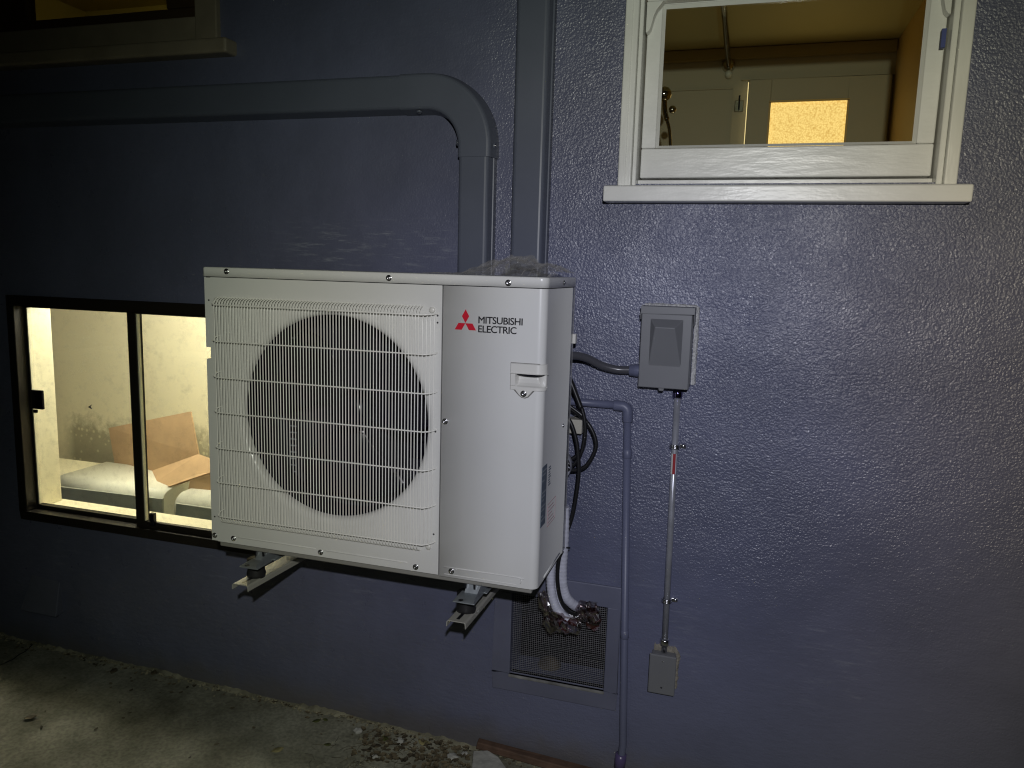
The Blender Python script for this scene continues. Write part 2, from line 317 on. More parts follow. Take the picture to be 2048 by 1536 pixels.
def concrete():
    m = mat('rough_concrete', (.26, .245, .19), .85, bump=[(35, .5, .006), (220, .5, .002)]); t = m.node_tree; b = t.nodes['Principled BSDF']
    tc = t.nodes.new('ShaderNodeTexCoord'); n = t.nodes.new('ShaderNodeTexNoise'); n.inputs['Scale'].default_value = 3.2; n.inputs['Detail'].default_value = 9; n.inputs['Roughness'].default_value = .65
    n2 = t.nodes.new('ShaderNodeTexNoise'); n2.inputs['Scale'].default_value = 90; n2.inputs['Detail'].default_value = 4
    t.links.new(tc.outputs['Object'], n.inputs['Vector']); t.links.new(tc.outputs['Object'], n2.inputs['Vector'])
    c = t.nodes.new('ShaderNodeValToRGB'); c.color_ramp.elements[0].position = .32; c.color_ramp.elements[0].color = (.11, .105, .075, 1)
    c.color_ramp.elements[1].position = .68; c.color_ramp.elements[1].color = (.375, .37, .31, 1)
    x = t.nodes.new('ShaderNodeMix'); x.data_type = 'RGBA'; x.blend_type = 'MULTIPLY'; x.inputs[0].default_value = .55
    c2 = t.nodes.new('ShaderNodeValToRGB'); c2.color_ramp.elements[0].position = .35; c2.color_ramp.elements[0].color = (.45, .45, .45, 1); c2.color_ramp.elements[1].position = .6
    t.links.new(n.outputs['Fac'], c.inputs[0]); t.links.new(n2.outputs['Fac'], c2.inputs[0]); t.links.new(c.outputs[0], x.inputs[6]); t.links.new(c2.outputs[0], x.inputs[7])
    t.links.new(x.outputs[2], b.inputs['Base Color']); return m
M['concrete'] = concrete()

# ------------------------------------------------------------------ ground
g = MB(); nx, ny = 150, 70
def gz(x, y): return .012 - .018 * x * (1 if abs(x) < 3 else 3 / abs(x)) - .012 + .006 * noise.noise(Vector((x * 2.3, y * 2.3, 0))) + .004 * noise.noise(Vector((x * 9, y * 9, 4))) + .002
xs = [-9 + 5.5 * i / 12 for i in range(12)] + [-3.5 + 6 * i / 200 for i in range(200)] + [2.5 + 6.5 * i / 12 for i in range(13)]
ys = [0.02 - 1.2 * i / 60 for i in range(60)] + [-1.2 - 7 * (i / 10) for i in range(1, 11)]
vs = [(x, y, gz(x, y)) for y in ys for x in xs]; n = len(xs)
g.add(vs, [(j * n + i, j * n + i + 1, (j + 1) * n + i + 1, (j + 1) * n + i) for j in range(len(ys) - 1) for i in range(n - 1)], True)
tag(g.build('ground', M['concrete']), 'rough concrete path along the foot of the blue wall', 'ground', kind='structure')
night = MB().lathe((0, 0, -2), (0, 0, 1), [(60, 0), (56, 22), (42, 42), (22, 55), (.1, 60)], 32).build('sky', mat('night_sky', (.003, .003, .004), 1, spec=0))
tag(night, 'black night sky', 'sky', kind='structure')

# ------------------------------------------------------------------ house wall
house = thing('house', 'slate blue stucco house wall with cream trimmed windows, pipes and a vent', 'house', (0, 0, 0))
OPEN = [(-1.19, -.02, .552, 1.372),         # low sliding window
        (-1.25, -.335, 2.30, 2.80),         # high window on the left
        (1.07, 1.835, 1.775, 2.80),         # sash window on the right
        (.764, 1.063, .270, .540)]          # vent
X = sorted({-4, 3.6} | {v for o in OPEN for v in o[:2]}); Z = sorted({-.2, 3.1} | {v for o in OPEN for v in o[2:]})
wb = MB(); T = .12
def isopen(x, z): return any(a < x < b and c < z < d for a, b, c, d in OPEN)
for i in range(len(X) - 1):
    for j in range(len(Z) - 1):
        if isopen((X[i] + X[i + 1]) / 2, (Z[j] + Z[j + 1]) / 2): continue
        for y in (0, T): wb.face([(X[i], y, Z[j]), (X[i + 1], y, Z[j]), (X[i + 1], y, Z[j + 1]), (X[i], y, Z[j + 1])])
for a, b, c, d in OPEN:
    for p, q in (((a, c), (b, c)), ((b, c), (b, d)), ((b, d), (a, d)), ((a, d), (a, c))):
        wb.face([(p[0], 0, p[1]), (q[0], 0, q[1]), (q[0], T, q[1]), (p[0], T, p[1])])
wb.build('wall', M['stucco'], house, fixn=False)
def room(name, x0, x1, y0, y1, z0, z1, m, mx1=None, mtop=None, mback=None):
    a = MB(); a.face([(x0, y0, z0), (x0, y1, z0), (x0, y1, z1), (x0, y0, z1)]); a.face([(x0, y0, z0), (x1, y0, z0), (x1, y1, z0), (x0, y1, z0)])
    tgt = []
    if mx1 is None: a.face([(x1, y0, z0), (x1, y1, z0), (x1, y1, z1), (x1, y0, z1)])
    if mtop is None: a.face([(x0, y0, z1), (x1, y0, z1), (x1, y1, z1), (x0, y1, z1)])
    if mback is None: a.face([(x0, y1, z0), (x1, y1, z0), (x1, y1, z1), (x0, y1, z1)])
    o = a.build(name, m, house)
    if mx1: MB().face([(x1, y0, z0), (x1, y1, z0), (x1, y1, z1), (x1, y0, z1)]).__class__
    if mx1: b = MB(); b.face([(x1, y0, z0), (x1, y1, z0), (x1, y1, z1), (x1, y0, z1)]); b.build('room_side_wall', mx1, house)
    if mtop: b = MB(); b.face([(x0, y0, z1), (x1, y0, z1), (x1, y1, z1), (x0, y1, z1)]); b.build('room_ceiling', mtop, house)
    if mback: b = MB(); b.face([(x0, y1, z0), (x1, y1, z0), (x1, y1, z1), (x0, y1, z1)]); b.build('room_back_wall', mback, house)
    return o
# basement back wall with a mould stain of its own
def mould():
    m = mat('mouldy_cream_wall', (.78, .72, .52), .7, bump=[(60, .15, .002)]); t = m.node_tree; b = t.nodes['Principled BSDF']; N = t.nodes
    tc = N.new('ShaderNodeTexCoord'); s = N.new('ShaderNodeSeparateXYZ'); t.links.new(tc.outputs['Object'], s.inputs[0])
    n = N.new('ShaderNodeTexNoise'); n.inputs['Scale'].default_value = 14; n.inputs['Detail'].default_value = 10; n.inputs['Roughness'].default_value = .7; t.links.new(tc.outputs['Object'], n.inputs['Vector'])
    a = N.new('ShaderNodeMath'); a.operation = 'MULTIPLY_ADD'; a.inputs[1].default_value = .35; t.links.new(n.outputs['Fac'], a.inputs[0]); t.links.new(s.outputs[2], a.inputs[2])
    r = N.new('ShaderNodeMapRange'); r.inputs[1].default_value = .76; r.inputs[2].default_value = .86; r.inputs[3].default_value = 1; r.inputs[4].default_value = 0; t.links.new(a.outputs[0], r.inputs[0])
    v = N.new('ShaderNodeTexVoronoi'); v.inputs['Scale'].default_value = 28; t.links.new(tc.outputs['Object'], v.inputs['Vector'])
    c = N.new('ShaderNodeValToRGB'); c.color_ramp.elements[0].position = .15; c.color_ramp.elements[0].color = (.6, .55, .36, 1); c.color_ramp.elements[1].position = .3; c.color_ramp.elements[1].color = (.36, .33, .23, 1)
    t.links.new(v.outputs['Distance'], c.inputs[0])
    x1 = N.new('ShaderNodeMapRange'); x1.inputs[1].default_value = -2.20; x1.inputs[2].default_value = -2.12; t.links.new(s.outputs[0], x1.inputs[0])
    mm = N.new('ShaderNodeMath'); mm.operation = 'MULTIPLY'; t.links.new(r.outputs[0], mm.inputs[0]); t.links.new(x1.outputs[0], mm.inputs[1])
    mx = N.new('ShaderNodeMix'); mx.data_type = 'RGBA'; mx.inputs[6].default_value = (.76, .70, .50, 1); t.links.new(c.outputs[0], mx.inputs[7]); t.links.new(mm.outputs[0], mx.inputs[0])
    t.links.new(mx.outputs[2], b.inputs['Base Color']); return m
room('basement_room', -3.0, .5, T, 1.1, .05, 1.62, M['cream'], mback=mould())
room('bathroom', .5, 2.0, T, 2.0, 1.0, 2.66, M['bath'], mx1=M['tan'], mtop=M['bathceil'])
room('upstairs_room', -2.4, .2, T, 1.6, 1.75, 2.95, M['olive'])
cav = MB(); cav.box((.70, T, .2), (1.13, .5, .6)); cav.f = [f for i, f in enumerate(cav.f) if i != 2]; cav.sm = cav.sm[:5]
cav.build('vent_cavity', M['inner'], house)
# room lamps and the bathroom fill
def plamp(name, loc, e, col, r=.06):
    d = bpy.data.lights.new(name, 'POINT'); d.energy = e; d.color = col; d.shadow_soft_size = r
    o = bpy.data.objects.new(name, d); COL.objects.link(o); o.location = loc
plamp('basement_lamp', (-.95, .50, 1.5), 29, (1, .97, .86), .12)
plamp('upstairs_lamp', (-1.6, .9, 2.85), .9, (1, .85, .45), .1)
plamp('bathroom_fill', (1.35, .95, 1.45), 1.25, (1, .80, .48), .1)  # unseen fill light added to brighten the bathroom

# ---- low sliding window (bronze aluminium)
lw = MB(); x0, x1, z0, z1 = -1.208, -.004, .532, 1.388
for a, b in (((x0, z0), (x1, z0 + .034)), ((x0, z1 - .038), (x1, z1)), ((x0, z0 + .034), (x0 + .034, z1 - .038)), ((x1 - .03, z0 + .034), (x1, z1 - .038))):
    lw.box((a[0], -.012, a[1]), (b[0], .05, b[1]))
win = lw.build('window', M['bronze'], house, bevel=.003); win['label'] = 'low bronze sliding window lit from inside'
for (a, b, y) in ((-1.174, -.655, .032), (-.677, -.036, .006)):
    s = MB(); w_ = .016 if y > .02 else .022
    zz0, zz1 = (.566, 1.350)
    s.box((a, y, zz0), (b, y + .018, zz0 + w_)); s.box((a, y, zz1 - .008), (b, y + .018, zz1))
    s.box((a, y, zz0 + w_), (a + .008, y + .018, zz1 - .008)); s.box((b - .026, y, zz0 + w_), (b, y + .018, zz1 - .008))
    if y < .02: s.box((a + .008, y, zz0 + w_), (a + .036, y + .018, zz1 - .008))
    s.build('sash', M['bronze'], win, bevel=.002)
    gg = MB(); gg.box((a + .008, y + .007, zz0 + w_), (b - .02, y + .011, zz1 - .008)); gg.build('pane', M['dirtyglass'], win)
# white glazing bead catching the room light along the left edges
for a_ in (((-1.166, .034, .584), (-1.162, .048, 1.34)), ((-.641, .010, .59), (-.637, .022, 1.342))): MB().box(*a_).build('glazing_bead', M['sillc'], win)
lt = MB(); p = at(65, 779, .03); q = at(88.6, 819, .03); lt.box((p.x, .022, q.z), (q.x, .034, p.z)); p = at(68, 819, .03); q = at(75, 826, .03); lt.box((p.x, .024, q.z), (q.x, .034, p.z + .001)); lt.build('latch', M['black'], win, bevel=.003)
lt = MB(); p = at(299, 1026, .0); q = at(309, 1052, .0); lt.box((p.x, -.004, q.z), (q.x, .012, p.z)); lt.build('latch', M['black'], win, bevel=.002)
st = MB(); st.prism_y([(at(*c, .036)[0], at(*c, .036)[2]) for c in ((176, 814), (184, 809), (181, 813), (184, 818))], .0345, .0375); st.build('sticker', M['ink'], win)
rv = MB(); rv.box((-1.19, .052, .553), (-.02, T + .04, .566)); rv.box((-1.1895, .052, .567), (-1.168, T + .02, 1.36)); rv.build('inner_sill', M['sillc'], win, bevel=.002)

# ---- right sash window
tr = MB()
tr.box((1.0705, .0985, 1.766), (1.100, .118, 2.8)); tr.box((1.803, .0985, 1.766), (1.8355, .118, 2.8)); tr.box((1.10, .0985, 1.766), (1.803, .118, 1.86))
rw = tr.build('window', M['trimv'], house)
for a_ in (((1.034, -.022, 1.766), (1.070, .012, 2.80)), ((1.836, -.022, 1.766), (1.8655, .012, 2.80))): MB().box(*a_).build('casing', M['trimv'], rw, bevel=.004, seg=3)
for a_ in (((1.0705, -.006, 1.766), (1.0815, .098, 2.80)), ((1.8215, -.006, 1.766), (1.8355, .098, 2.80))): MB().box(*a_).build('stop_bead', M['trimv'], rw, bevel=.003)
MB().box((1.0535, -.0245, 1.768), (1.0555, -.0222, 2.8)).build('casing_ridge', M['trimv'], rw); rw['label'] = 'white painted wooden sash window above the blue wall'
sl = MB(); sl.add([(1.003, -.062, 1.7225), (1.893, -.062, 1.7225), (1.893, -.062, 1.7635), (1.003, -.062, 1.7635), (1.003, .03, 1.7225), (1.893, .03, 1.7225), (1.893, .03, 1.776), (1.003, .03, 1.776)],
    [(0, 1, 2, 3), (3, 2, 6, 7), (0, 4, 5, 1), (4, 7, 6, 5), (0, 3, 7, 4), (1, 5, 6, 2)])
sl.build('sill', M['trim'], rw, bevel=.004, seg=3)
ss = MB(); ss.box((1.082, .031, 1.768), (1.821, .098, 1.7885)); ss.build('inner_sill', M['trim'], rw, bevel=.002)
# lower sash
ls = MB()
ls.box((1.0865, .036, 1.7945), (1.817, .070, 1.874)); ls.box((1.0865, .036, 1.8745), (1.1255, .070, 2.262)); ls.box((1.776, .036, 1.8745), (1.817, .070, 2.262)); ls.box((1.126, .036, 2.247), (1.7755, .070, 2.262))
sash = ls.build('sash', M['trim'], rw, bevel=.004, seg=3)
bv = MB()   # putty bevel round the glass
gx0, gx1, gz0, gz1 = 1.1255, 1.776, 1.8745, 2.247
for A, B in (((gx0, gz0), (gx1, gz0)), ((gx1, gz0), (gx1, gz1)), ((gx1, gz1), (gx0, gz1)), ((gx0, gz1), (gx0, gz0))):
    cx, cz = (gx0 + gx1) / 2, (gz0 + gz1) / 2
    ins = lambda P: (P[0] + math.copysign(.008, cx - P[0]), P[1] + math.copysign(.008, cz - P[1]))
    a, b = ins(A), ins(B)
    bv.face([(A[0], .038, A[1]), (B[0], .038, B[1]), (b[0], .0475, b[1]), (a[0], .0475, a[1])])
bv.build('putty', M['trimv'], rw)
gl_ = MB(); gl_.box((gx0, .048, gz0), (gx1, .0515, gz1)); gl_.build('pane', M['glass'], rw)
us = MB(); us.box((1.0865, .004, 2.2485), (1.817, .034, 2.30)); us.box((1.0865, .004, 2.3005), (1.13, .034, 2.8)); us.box((1.773, .004, 2.3005), (1.817, .034, 2.8))
us.build('upper_sash', M['trim'], rw, bevel=.003)
for sgn, xa in ((1, 1.0865), (-1, 1.817)):
    h_ = MB(); prof = [(0, 2.170), (.006, 2.172), (.012, 2.180), (.016, 2.195), (.020, 2.212), (.027, 2.228), (.036, 2.238), (.043, 2.248), (0, 2.248)]
    h_.prism_y([(xa + sgn * a, b) for a, b in prof], .004, .034); h_.build('horn', M['trimv'], rw, bevel=.002)
tp = MB(); p = at(1881, 62, .02); q = at(1886, 99, .02); tp.box((p.x, .0, q.z), (q.x, .012, p.z)); tp.build('blue_tape', M['blue'], rw)
ug = MB(); ug.box((1.131, .016, 2.3005), (1.772, .02, 2.8)); ug.build('pane', M['glass'], rw)

# ---- high left window
tl = MB(); tl.box((-.334, -.020, 2.218), (-.253, .012, 2.85)); tl.box((-1.33, -.020, 2.218), (-1.251, .012, 2.85)); tl.box((-1.2505, -.006, 2.218), (-.3345, .06, 2.300))
w3 = tl.build('window', M['dimtrim'], house, bevel=.004); w3['label'] = 'high dark window with its lower corner in view'
s3 = MB(); s3.box((-1.42, -.055, 2.172), (-.195, .02, 2.2175)); s3.build('sill', M['dimtrim'], w3, bevel=.008, seg=3)
s4 = MB(); s4.box((-1.2495, .02, 2.301), (-.336, .06, 2.338)); s4.box((-.475, .02, 2.3385), (-.336, .06, 2.85)); s4.box((-1.2495, .02, 2.3385), (-1.06, .06, 2.85)); s4.build('sash', M['brown'], w3, bevel=.004)
s5 = MB(); s5.box((-1.06, .036, 2.3385), (-.475, .04, 2.85)); s5.build('pane', M['glass'], w3)

# ---- inside the bathroom
bd = thing('door', 'white bathroom door with a glowing frosted pane seen through the sash window', 'door', (1.67, 1.98, 1.0))
d = MB(); fx0, fx1, fz0, fz1 = 1.445, 1.80, 2.02, 2.388
d.box((1.338, 1.955, 1.0), (fx0, 1.985, 2.497)); d.box((fx1, 1.955, 1.0), (1.985, 1.985, 2.497)); d.box((fx0, 1.955, fz1), (fx1, 1.985, 2.497)); d.box((fx0, 1.955, 1.0), (fx1, 1.985, fz0))
d.build('door_leaf', M['bath'], bd, bevel=.003)
pf = mat('frosted_pane', (.8, .6, .3), .5); t = pf.node_tree; b = t.nodes['Principled BSDF']
tc = t.nodes.new('ShaderNodeTexCoord'); n1 = t.nodes.new('ShaderNodeTexVoronoi'); n1.inputs['Scale'].default_value = 140; t.links.new(tc.outputs['Object'], n1.inputs['Vector'])
r1 = t.nodes.new('ShaderNodeValToRGB'); r1.color_ramp.elements[0].position = .1; r1.color_ramp.elements[0].color = (1, .72, .24, 1); r1.color_ramp.elements[1].position = 1.0; r1.color_ramp.elements[1].color = (.60, .36, .08, 1)
t.links.new(n1.outputs['Distance'], r1.inputs[0]); t.links.new(r1.outputs[0], b.inputs['Emission Color']); b.inputs['Emission Strength'].default_value = 1.12
fp = MB(); fp.box((fx0, 1.965, fz0), (fx1, 1.972, fz1)); fp.build('frosted_pane', pf, bd)
fr = MB()
for a, c in (((fx0 - .006, fz0), (fx0 + .003, fz1)), ((fx1 - .003, fz0), (fx1 + .006, fz1)), ((fx0 - .006, fz1 - .003), (fx1 + .006, fz1 + .006))): fr.box((a[0], 1.948, a[1]), (c[0], 1.9545, c[1]))
fr.build('pane_bead', M['tan'], bd)
gapm = mat('light_gap', (.9, .7, .3), .5); gb = gapm.node_tree.nodes['Principled BSDF']; gb.inputs['Emission Color'].default_value = (1, .8, .4, 1); gb.inputs['Emission Strength'].default_value = .8
gp = MB(); gp.box((1.3325, 1.97, 1.0), (1.3365, 1.98, 2.490)); gp.build('lit_gap', gapm, bd)
dc = MB(); dc.box((1.30, 1.972, 2.502), (1.998, 1.998, 2.507)); dc.box((1.262, 1.985, 1.0), (1.266, 1.998, 2.47)); dc.box((.51, 1.985, 2.466), (1.262, 1.998, 2.47)); dc.build('wall_moulding', M['bath'], house)
cb = MB(); cb.box((.505, 1.965, 2.605), (1.995, 1.996, 2.655)); cb.build('ceiling_shade_strip', mat('shade_strip_brown', (.36, .28, .12), .6), house)  # added strip, painted brown for the shadow band under the ceiling
lh = thing('door_latch', 'small dark surface latch beside the bathroom door', 'latch', (1.28, 1.98, 2.3))
l1 = MB(); p = at(1470, 200, 1.97); q = at(1486, 222, 1.97); l1.box((p.x, 1.98, q.z), (q.x, 1.998, p.z)); l1.build('plate', M['chrome'], lh, bevel=.002)
l2 = MB(); l2.box(((p.x + q.x) / 2 - .004, 1.97, q.z + .006), ((p.x + q.x) / 2 + .004, 1.9795, p.z + .022)); l2.build('bolt', M['black'], lh, bevel=.001)
rod = thing('shower_rod', 'steel shower curtain rod running to the bathroom far wall', 'curtain rod', (1.25, 1.0, 2.55))
e_ = at(1457, 128, 1.96); rm = MB(); rm.tube([(e_.x, .16, e_.z), (e_.x, 1.955, e_.z)], .013, 16); rm.build('rod', M['chrome'], rod)
rm = MB(); rm.lathe((e_.x, 1.955, e_.z), (0, 1, 0), [(.0, 0), (.02, 0), (.032, .02), (.034, .035)], 20); rm.build('flange', M['chrome'], rod)
rm = MB(); q = at(1457, 143, 1.9); rm.lathe((q.x, 1.93, q.z), (0, 1, 0), [(0, 0), (.014, .002), (.018, .02), (.018, .04)], 16); rm.build('end_cap', mat('white_cap', (.6, .62, .55), .4), rod)
sh = thing('hand_shower', 'chrome hand shower with hose at the left edge of the sash window', 'hand shower', tuple(at(1335, 250, .8)))
def ball(c, r, ax=(.3, -1, -.2)): return MB().lathe(c, ax, [(r * math.sin(a), -r * math.cos(a) * .8) for a in [PI * k / 10 for k in range(11)]], 20)
ball(at(1329, 188, .8), .026).build('spray_head', M['chrome'], sh)
ball(at(1345, 219, .8), .014).build('diverter', M['chrome'], sh)
MB().tube(smoothpath([at(1329, 200, .8), at(1330, 222, .8), at(1334, 240, .8)]), .009, 12).build('handle', M['chrome'], sh)
MB().tube(smoothpath([at(1334, 240, .8), at(1339, 262, .8), at(1341, 300, .8), at(1340, 360, .8)]), .006, 10).build('hose', M['chrome'], sh)

# ---- inside the basement
cbx = thing('cardboard_box', 'open cardboard box propped up in the lit basement window', 'box', tuple(at(310, 960, .55)))
def slab(pts, y, dy, th=.006):
    P = [Vector(p) for p in pts]; nrm = (P[1] - P[0]).cross(P[2] - P[0]).normalized() * th
    m = MB(); n = len(P); m.add(P + [p + nrm for p in P], [list(range(n)), list(range(n, 2 * n))[::-1]] + [(i, (i + 1) % n, n + (i + 1) % n, n + i) for i in range(n)]); return m
A_, B_, C_, D_ = at(217, 856, .72), at(381, 823, .62), at(397, 908, .56), at(236, 966, .66)
slab([A_, B_, C_, D_], 0, 0).build('flap', M['card'], cbx)
E_, G_ = at(470, 935, .44), at(255, 1000, .44)
slab([D_, C_, E_, at(420, 945, .42), G_], 0, 0).build('side', M['card'], cbx)
slab([at(380, 960, .41), at(470, 930, .41), at(480, 980, .40), at(375, 985, .40)], 0, 0).build('tray', M['card'], cbx)
ap = thing('appliance', 'long pale rounded appliance lying under the cardboard box', 'appliance', tuple(at(230, 1000, .4)))
def longbox(px0, px1, pyt0, pyt1, h0, y, dep, name, mt, mf, par):
    a = at(px0, pyt0, y); b = at(px1, pyt1, y); m = MB(); prof = []
    for k in range(7):
        t_ = k / 6 * PI / 2; prof.append((y + dep * .5 * (1 - math.sin(t_)), .06 * math.cos(t_) - .06))
    pr = [(y, -h0)] + [(y + (.06 * (1 - math.cos(k / 6 * PI / 2))), -.06 + .06 * math.sin(k / 6 * PI / 2)) for k in range(7)] + [(y + dep, 0), (y + dep, -h0)]
    n = len(pr); vs = [(a.x, p[0], a.z + p[1]) for p in pr] + [(b.x, p[0], b.z + p[1]) for p in pr]
    m.add(vs, [list(range(n)), list(range(n, 2 * n))[::-1]]); m.add(vs, [(i, (i + 1) % n, n + (i + 1) % n, n + i) for i in range(n)], True)
    return m.build(name, mt, par)
longbox(104, 322, 955, 985, .5, .36, .30, 'body', M['appl'], None, ap)
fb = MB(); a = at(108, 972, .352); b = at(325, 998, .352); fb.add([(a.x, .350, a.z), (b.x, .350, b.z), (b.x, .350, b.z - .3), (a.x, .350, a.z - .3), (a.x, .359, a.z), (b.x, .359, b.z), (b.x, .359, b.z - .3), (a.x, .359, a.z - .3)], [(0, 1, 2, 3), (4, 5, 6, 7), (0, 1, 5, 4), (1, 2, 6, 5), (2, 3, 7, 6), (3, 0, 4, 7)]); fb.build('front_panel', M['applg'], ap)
ap2 = thing('appliance', 'pale curved appliance end in the lower right corner of the lit window', 'appliance', tuple(at(390, 1020, .3)))
longbox(347, 520, 990, 1005, .4, .30, .2, 'body', M['appl'], None, ap2)
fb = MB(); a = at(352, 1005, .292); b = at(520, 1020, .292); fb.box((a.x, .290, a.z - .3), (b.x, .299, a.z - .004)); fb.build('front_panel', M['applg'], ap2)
wb_ = thing('shelf', 'pale ledge behind the basement appliances', 'shelf', tuple(at(330, 960, .70)))
a = at(200, 966, .68); wb2 = MB(); wb2.box((-2.6, .66, .06), (.3, .98, a.z)); wb2.build('ledge', M['sillc'], wb_, bevel=.01)
bs = MB(); a = at(304, 1040, .09); b = at(323, 1050, .09); bs.box((a.x, .08, b.z - .004), (b.x, .11, a.z)); tag(recenter(bs.build('wood_block', M['card'], bevel=.002)), 'small pale wood block in the corner of the lit window sill', 'wood block')

# ---- vent and smooth patch
pt = MB()
V0 = (.764, 1.063, .270, .540); P0 = (.708, 1.104, .212, .607)
for a, c in (((P0[0], P0[2]), (P0[1], V0[2])), ((P0[0], V0[3]), (P0[1], P0[3])), ((P0[0], V0[2]), (V0[0], V0[3])), ((V0[1], V0[2]), (P0[1], V0[3]))):
    pt.box((a[0], -.007, a[1]), (c[0], .004, c[1]))
vent = pt.build('vent', M['patch'], house, bevel=.003); vent['label'] = 'square foundation vent with smooth rendered border'
led = MB(); led.box((V0[0] - .004, -.010, V0[2] - .010), (V0[1] + .003, .03, V0[2])); led.build('ledge', mat('dusty_ledge', (.17, .17, .165), .8, bump=[(40, .8, .006)], var=(22, .5)), vent, bevel=.003)
mm = MB()
for i in range(47):
    x = V0[0] + .004 + i * .0063; pts = [(x + .0012 * noise.noise(Vector((i * .7, k * .5, 0))), .012 + .004 * noise.noise(Vector((x * 9, k * .4, 3))), V0[2] + (V0[3] - V0[2]) * k / 9) for k in range(10)]
    mm.tube(pts, .00055, 4, False)
for i in range(43):
    z = V0[2] + .003 + i * .0063
    pts = [(V0[0] + (V0[1] - V0[0]) * k / 11, .0125 + .004 * noise.noise(Vector((k * .3, z * 9, 7))), z + .0016 * noise.noise(Vector((k * .5, i * .5, 9)))) for k in range(12)]
    mm.tube(pts, .00055, 4, False)
mm.build('wire_mesh', mat('mesh_wire', (.30, .30, .31), .45, metal=.4), vent)
lumpy_ = MB(); lumpy_.lathe((.87, .09, .262), (0, 0, 1), [(.0, .035), (.022, .030), (.036, .016), (.042, 0)], 12); lumpy_.build('debris', M['leaf'], vent)
# ledge under the wall base: old access cover at the far left
cv = MB(); c_ = [at(62, 1150, -.003), at(118, 1165, -.003), at(128, 1240, -.05), at(75, 1236, -.05), at(38, 1228, -.05)]
tri = [Vector((c_[0].x, .0, c_[0].z)), Vector((c_[1].x, .0, c_[1].z)), Vector((c_[1].x + .02, -.045, c_[2].z)), Vector((c_[4].x, -.045, c_[2].z)), Vector((c_[0].x + .0, 0, c_[2].z)), Vector((c_[1].x + .01, 0, c_[2].z))]
cv.add(tri, [(0, 1, 2, 3), (0, 3, 4), (1, 5, 2), (3, 2, 5, 4)]); tag(recenter(cv.build('splash_cover', M['patch'], bevel=.003)), 'faint sloping painted cover low on the dark left end of the wall', 'cover')

# ------------------------------------------------------------------ trunking on the wall
def sweep(m, path, half, dep, rad=.012, th0=0.0, ridge=False):
    """path = [(x, z)], rounded box profile standing off the wall"""
    pr = [(-half, th0)]
    for k in range(5): a = k / 4 * PI / 2; pr.append((-half + .006 + rad - rad * math.cos(a), -dep + rad - rad * math.sin(a)))
    for k in range(5): a = k / 4 * PI / 2; pr.append((half - .006 - rad + rad * math.sin(a), -dep + rad - rad * math.cos(a)))
    pr += [(half, -.022), (half, th0)] if not ridge else [(half - .003, -.030), (half + .0015, -.028), (half, th0)]
    P = [Vector((a, 0, b)) for a, b in path]; n = len(pr); rings = []
    for i, p in enumerate(P):
        t_ = (P[min(i + 1, len(P) - 1)] - P[max(i - 1, 0)]).normalized(); nn = Vector((-t_.z, 0, t_.x))
        rings.append([p + nn * q[0] + Vector((0, q[1], 0)) for q in pr])
    m.add([v for r in rings for v in r], [(i * n + k, i * n + k + 1, (i + 1) * n + k + 1, (i + 1) * n + k) for i in range(len(P) - 1) for k in range(n - 1)])
    m.add(rings[0], [list(range(n))]); m.add(rings[-1], [list(range(n))]); return m
d1 = thing('line_cover_duct', 'blue painted line cover duct turning from horizontal to vertical with an elbow', 'duct', (.2, 0, 2.03))
o = sweep(MB(), [(-2.6, 2.032), (.42, 2.030)], .054, .060).build('straight_cover', M['duct'], d1, bevel=.001)
sweep(MB(), [(.626, 1.86), (.6275, 1.30)], .052, .060, ridge=True).build('straight_cover', M['duct'], d1, bevel=.001)
arc = [(.395, 2.030)] + [(.475 + .152 * math.sin(a), 1.880 + .152 * math.cos(a) - .002) for a in [PI / 2 * k / 18 for k in range(19)]] + [(.627, 1.845)]
eb = sweep(MB(), arc, .056, .063); o = eb.build('elbow', M['duct'], d1, bevel=.001)
for c, ax in (((.452, -.045, 1.974), (0, 0, -1)), ((.573, -.05, 1.886), (-1, 0, 0)), ((.6835, -.036, 1.878), (1, 0, 0))):
    sc = MB(); sc.lathe(c, ax, [(.0085, -.004), (.0085, .001), (.006, .001), (.005, -.002)], 14); sc.build('screw_boss', M['duct'], d1)
    sc = MB(); sc.lathe(Vector(c) + Vector(ax) * .0005, ax, [(.0045, -.004), (.0042, .001), (.003, .0022), (0, .0026)], 12); sc.build('screw', M['steel'], d1)
d2 = thing('line_cover_duct', 'straight vertical blue painted duct beside the elbowed one', 'duct', (.79, 0, 2))
sweep(MB(), [(.788, 2.95), (.7885, 1.30)], .0525, .060, ridge=True).build('straight_cover', M['duct'], d2, bevel=.001)

# ------------------------------------------------------------------ outdoor unit
AX0, AX1, AZ0, AZ1, AF, AB = 0.0, .95, .752, 1.515, -.43, -.12
ac_ = thing('air_conditioner', 'ivory outdoor air conditioner unit with round fan guard mounted on the wall', 'air conditioner', (.475, -.275, .75))
def rr(x0, x1, y0, y1, rads, n=6):     # plan outline, rads: front-left, front-right, back-right, back-left
    out = []
    for (cx, cy, a0, r) in ((x0, y0, PI, rads[0]), (x1, y0, 1.5 * PI, rads[1]), (x1, y1, 0, rads[2]), (x0, y1, .5 * PI, rads[3])):
        sx = cx + (r if cx == x0 else -r); sy = cy + (r if cy == y0 else -r)
        if r < 1e-6: out.append((cx, cy)); continue
        for k in range(n + 1): a = a0 + k / n * PI / 2; out.append((sx + r * math.cos(a), sy + r * math.sin(a)))
    return out
MB().prism_z(rr(AX0 - .002, AX1 + .002, AF - .002, AB + .002, (.008, .020, .01, .01), 8), 1.4905, 1.5155, bev=.004, smooth=True).build('top_cover', M['acw'], ac_)
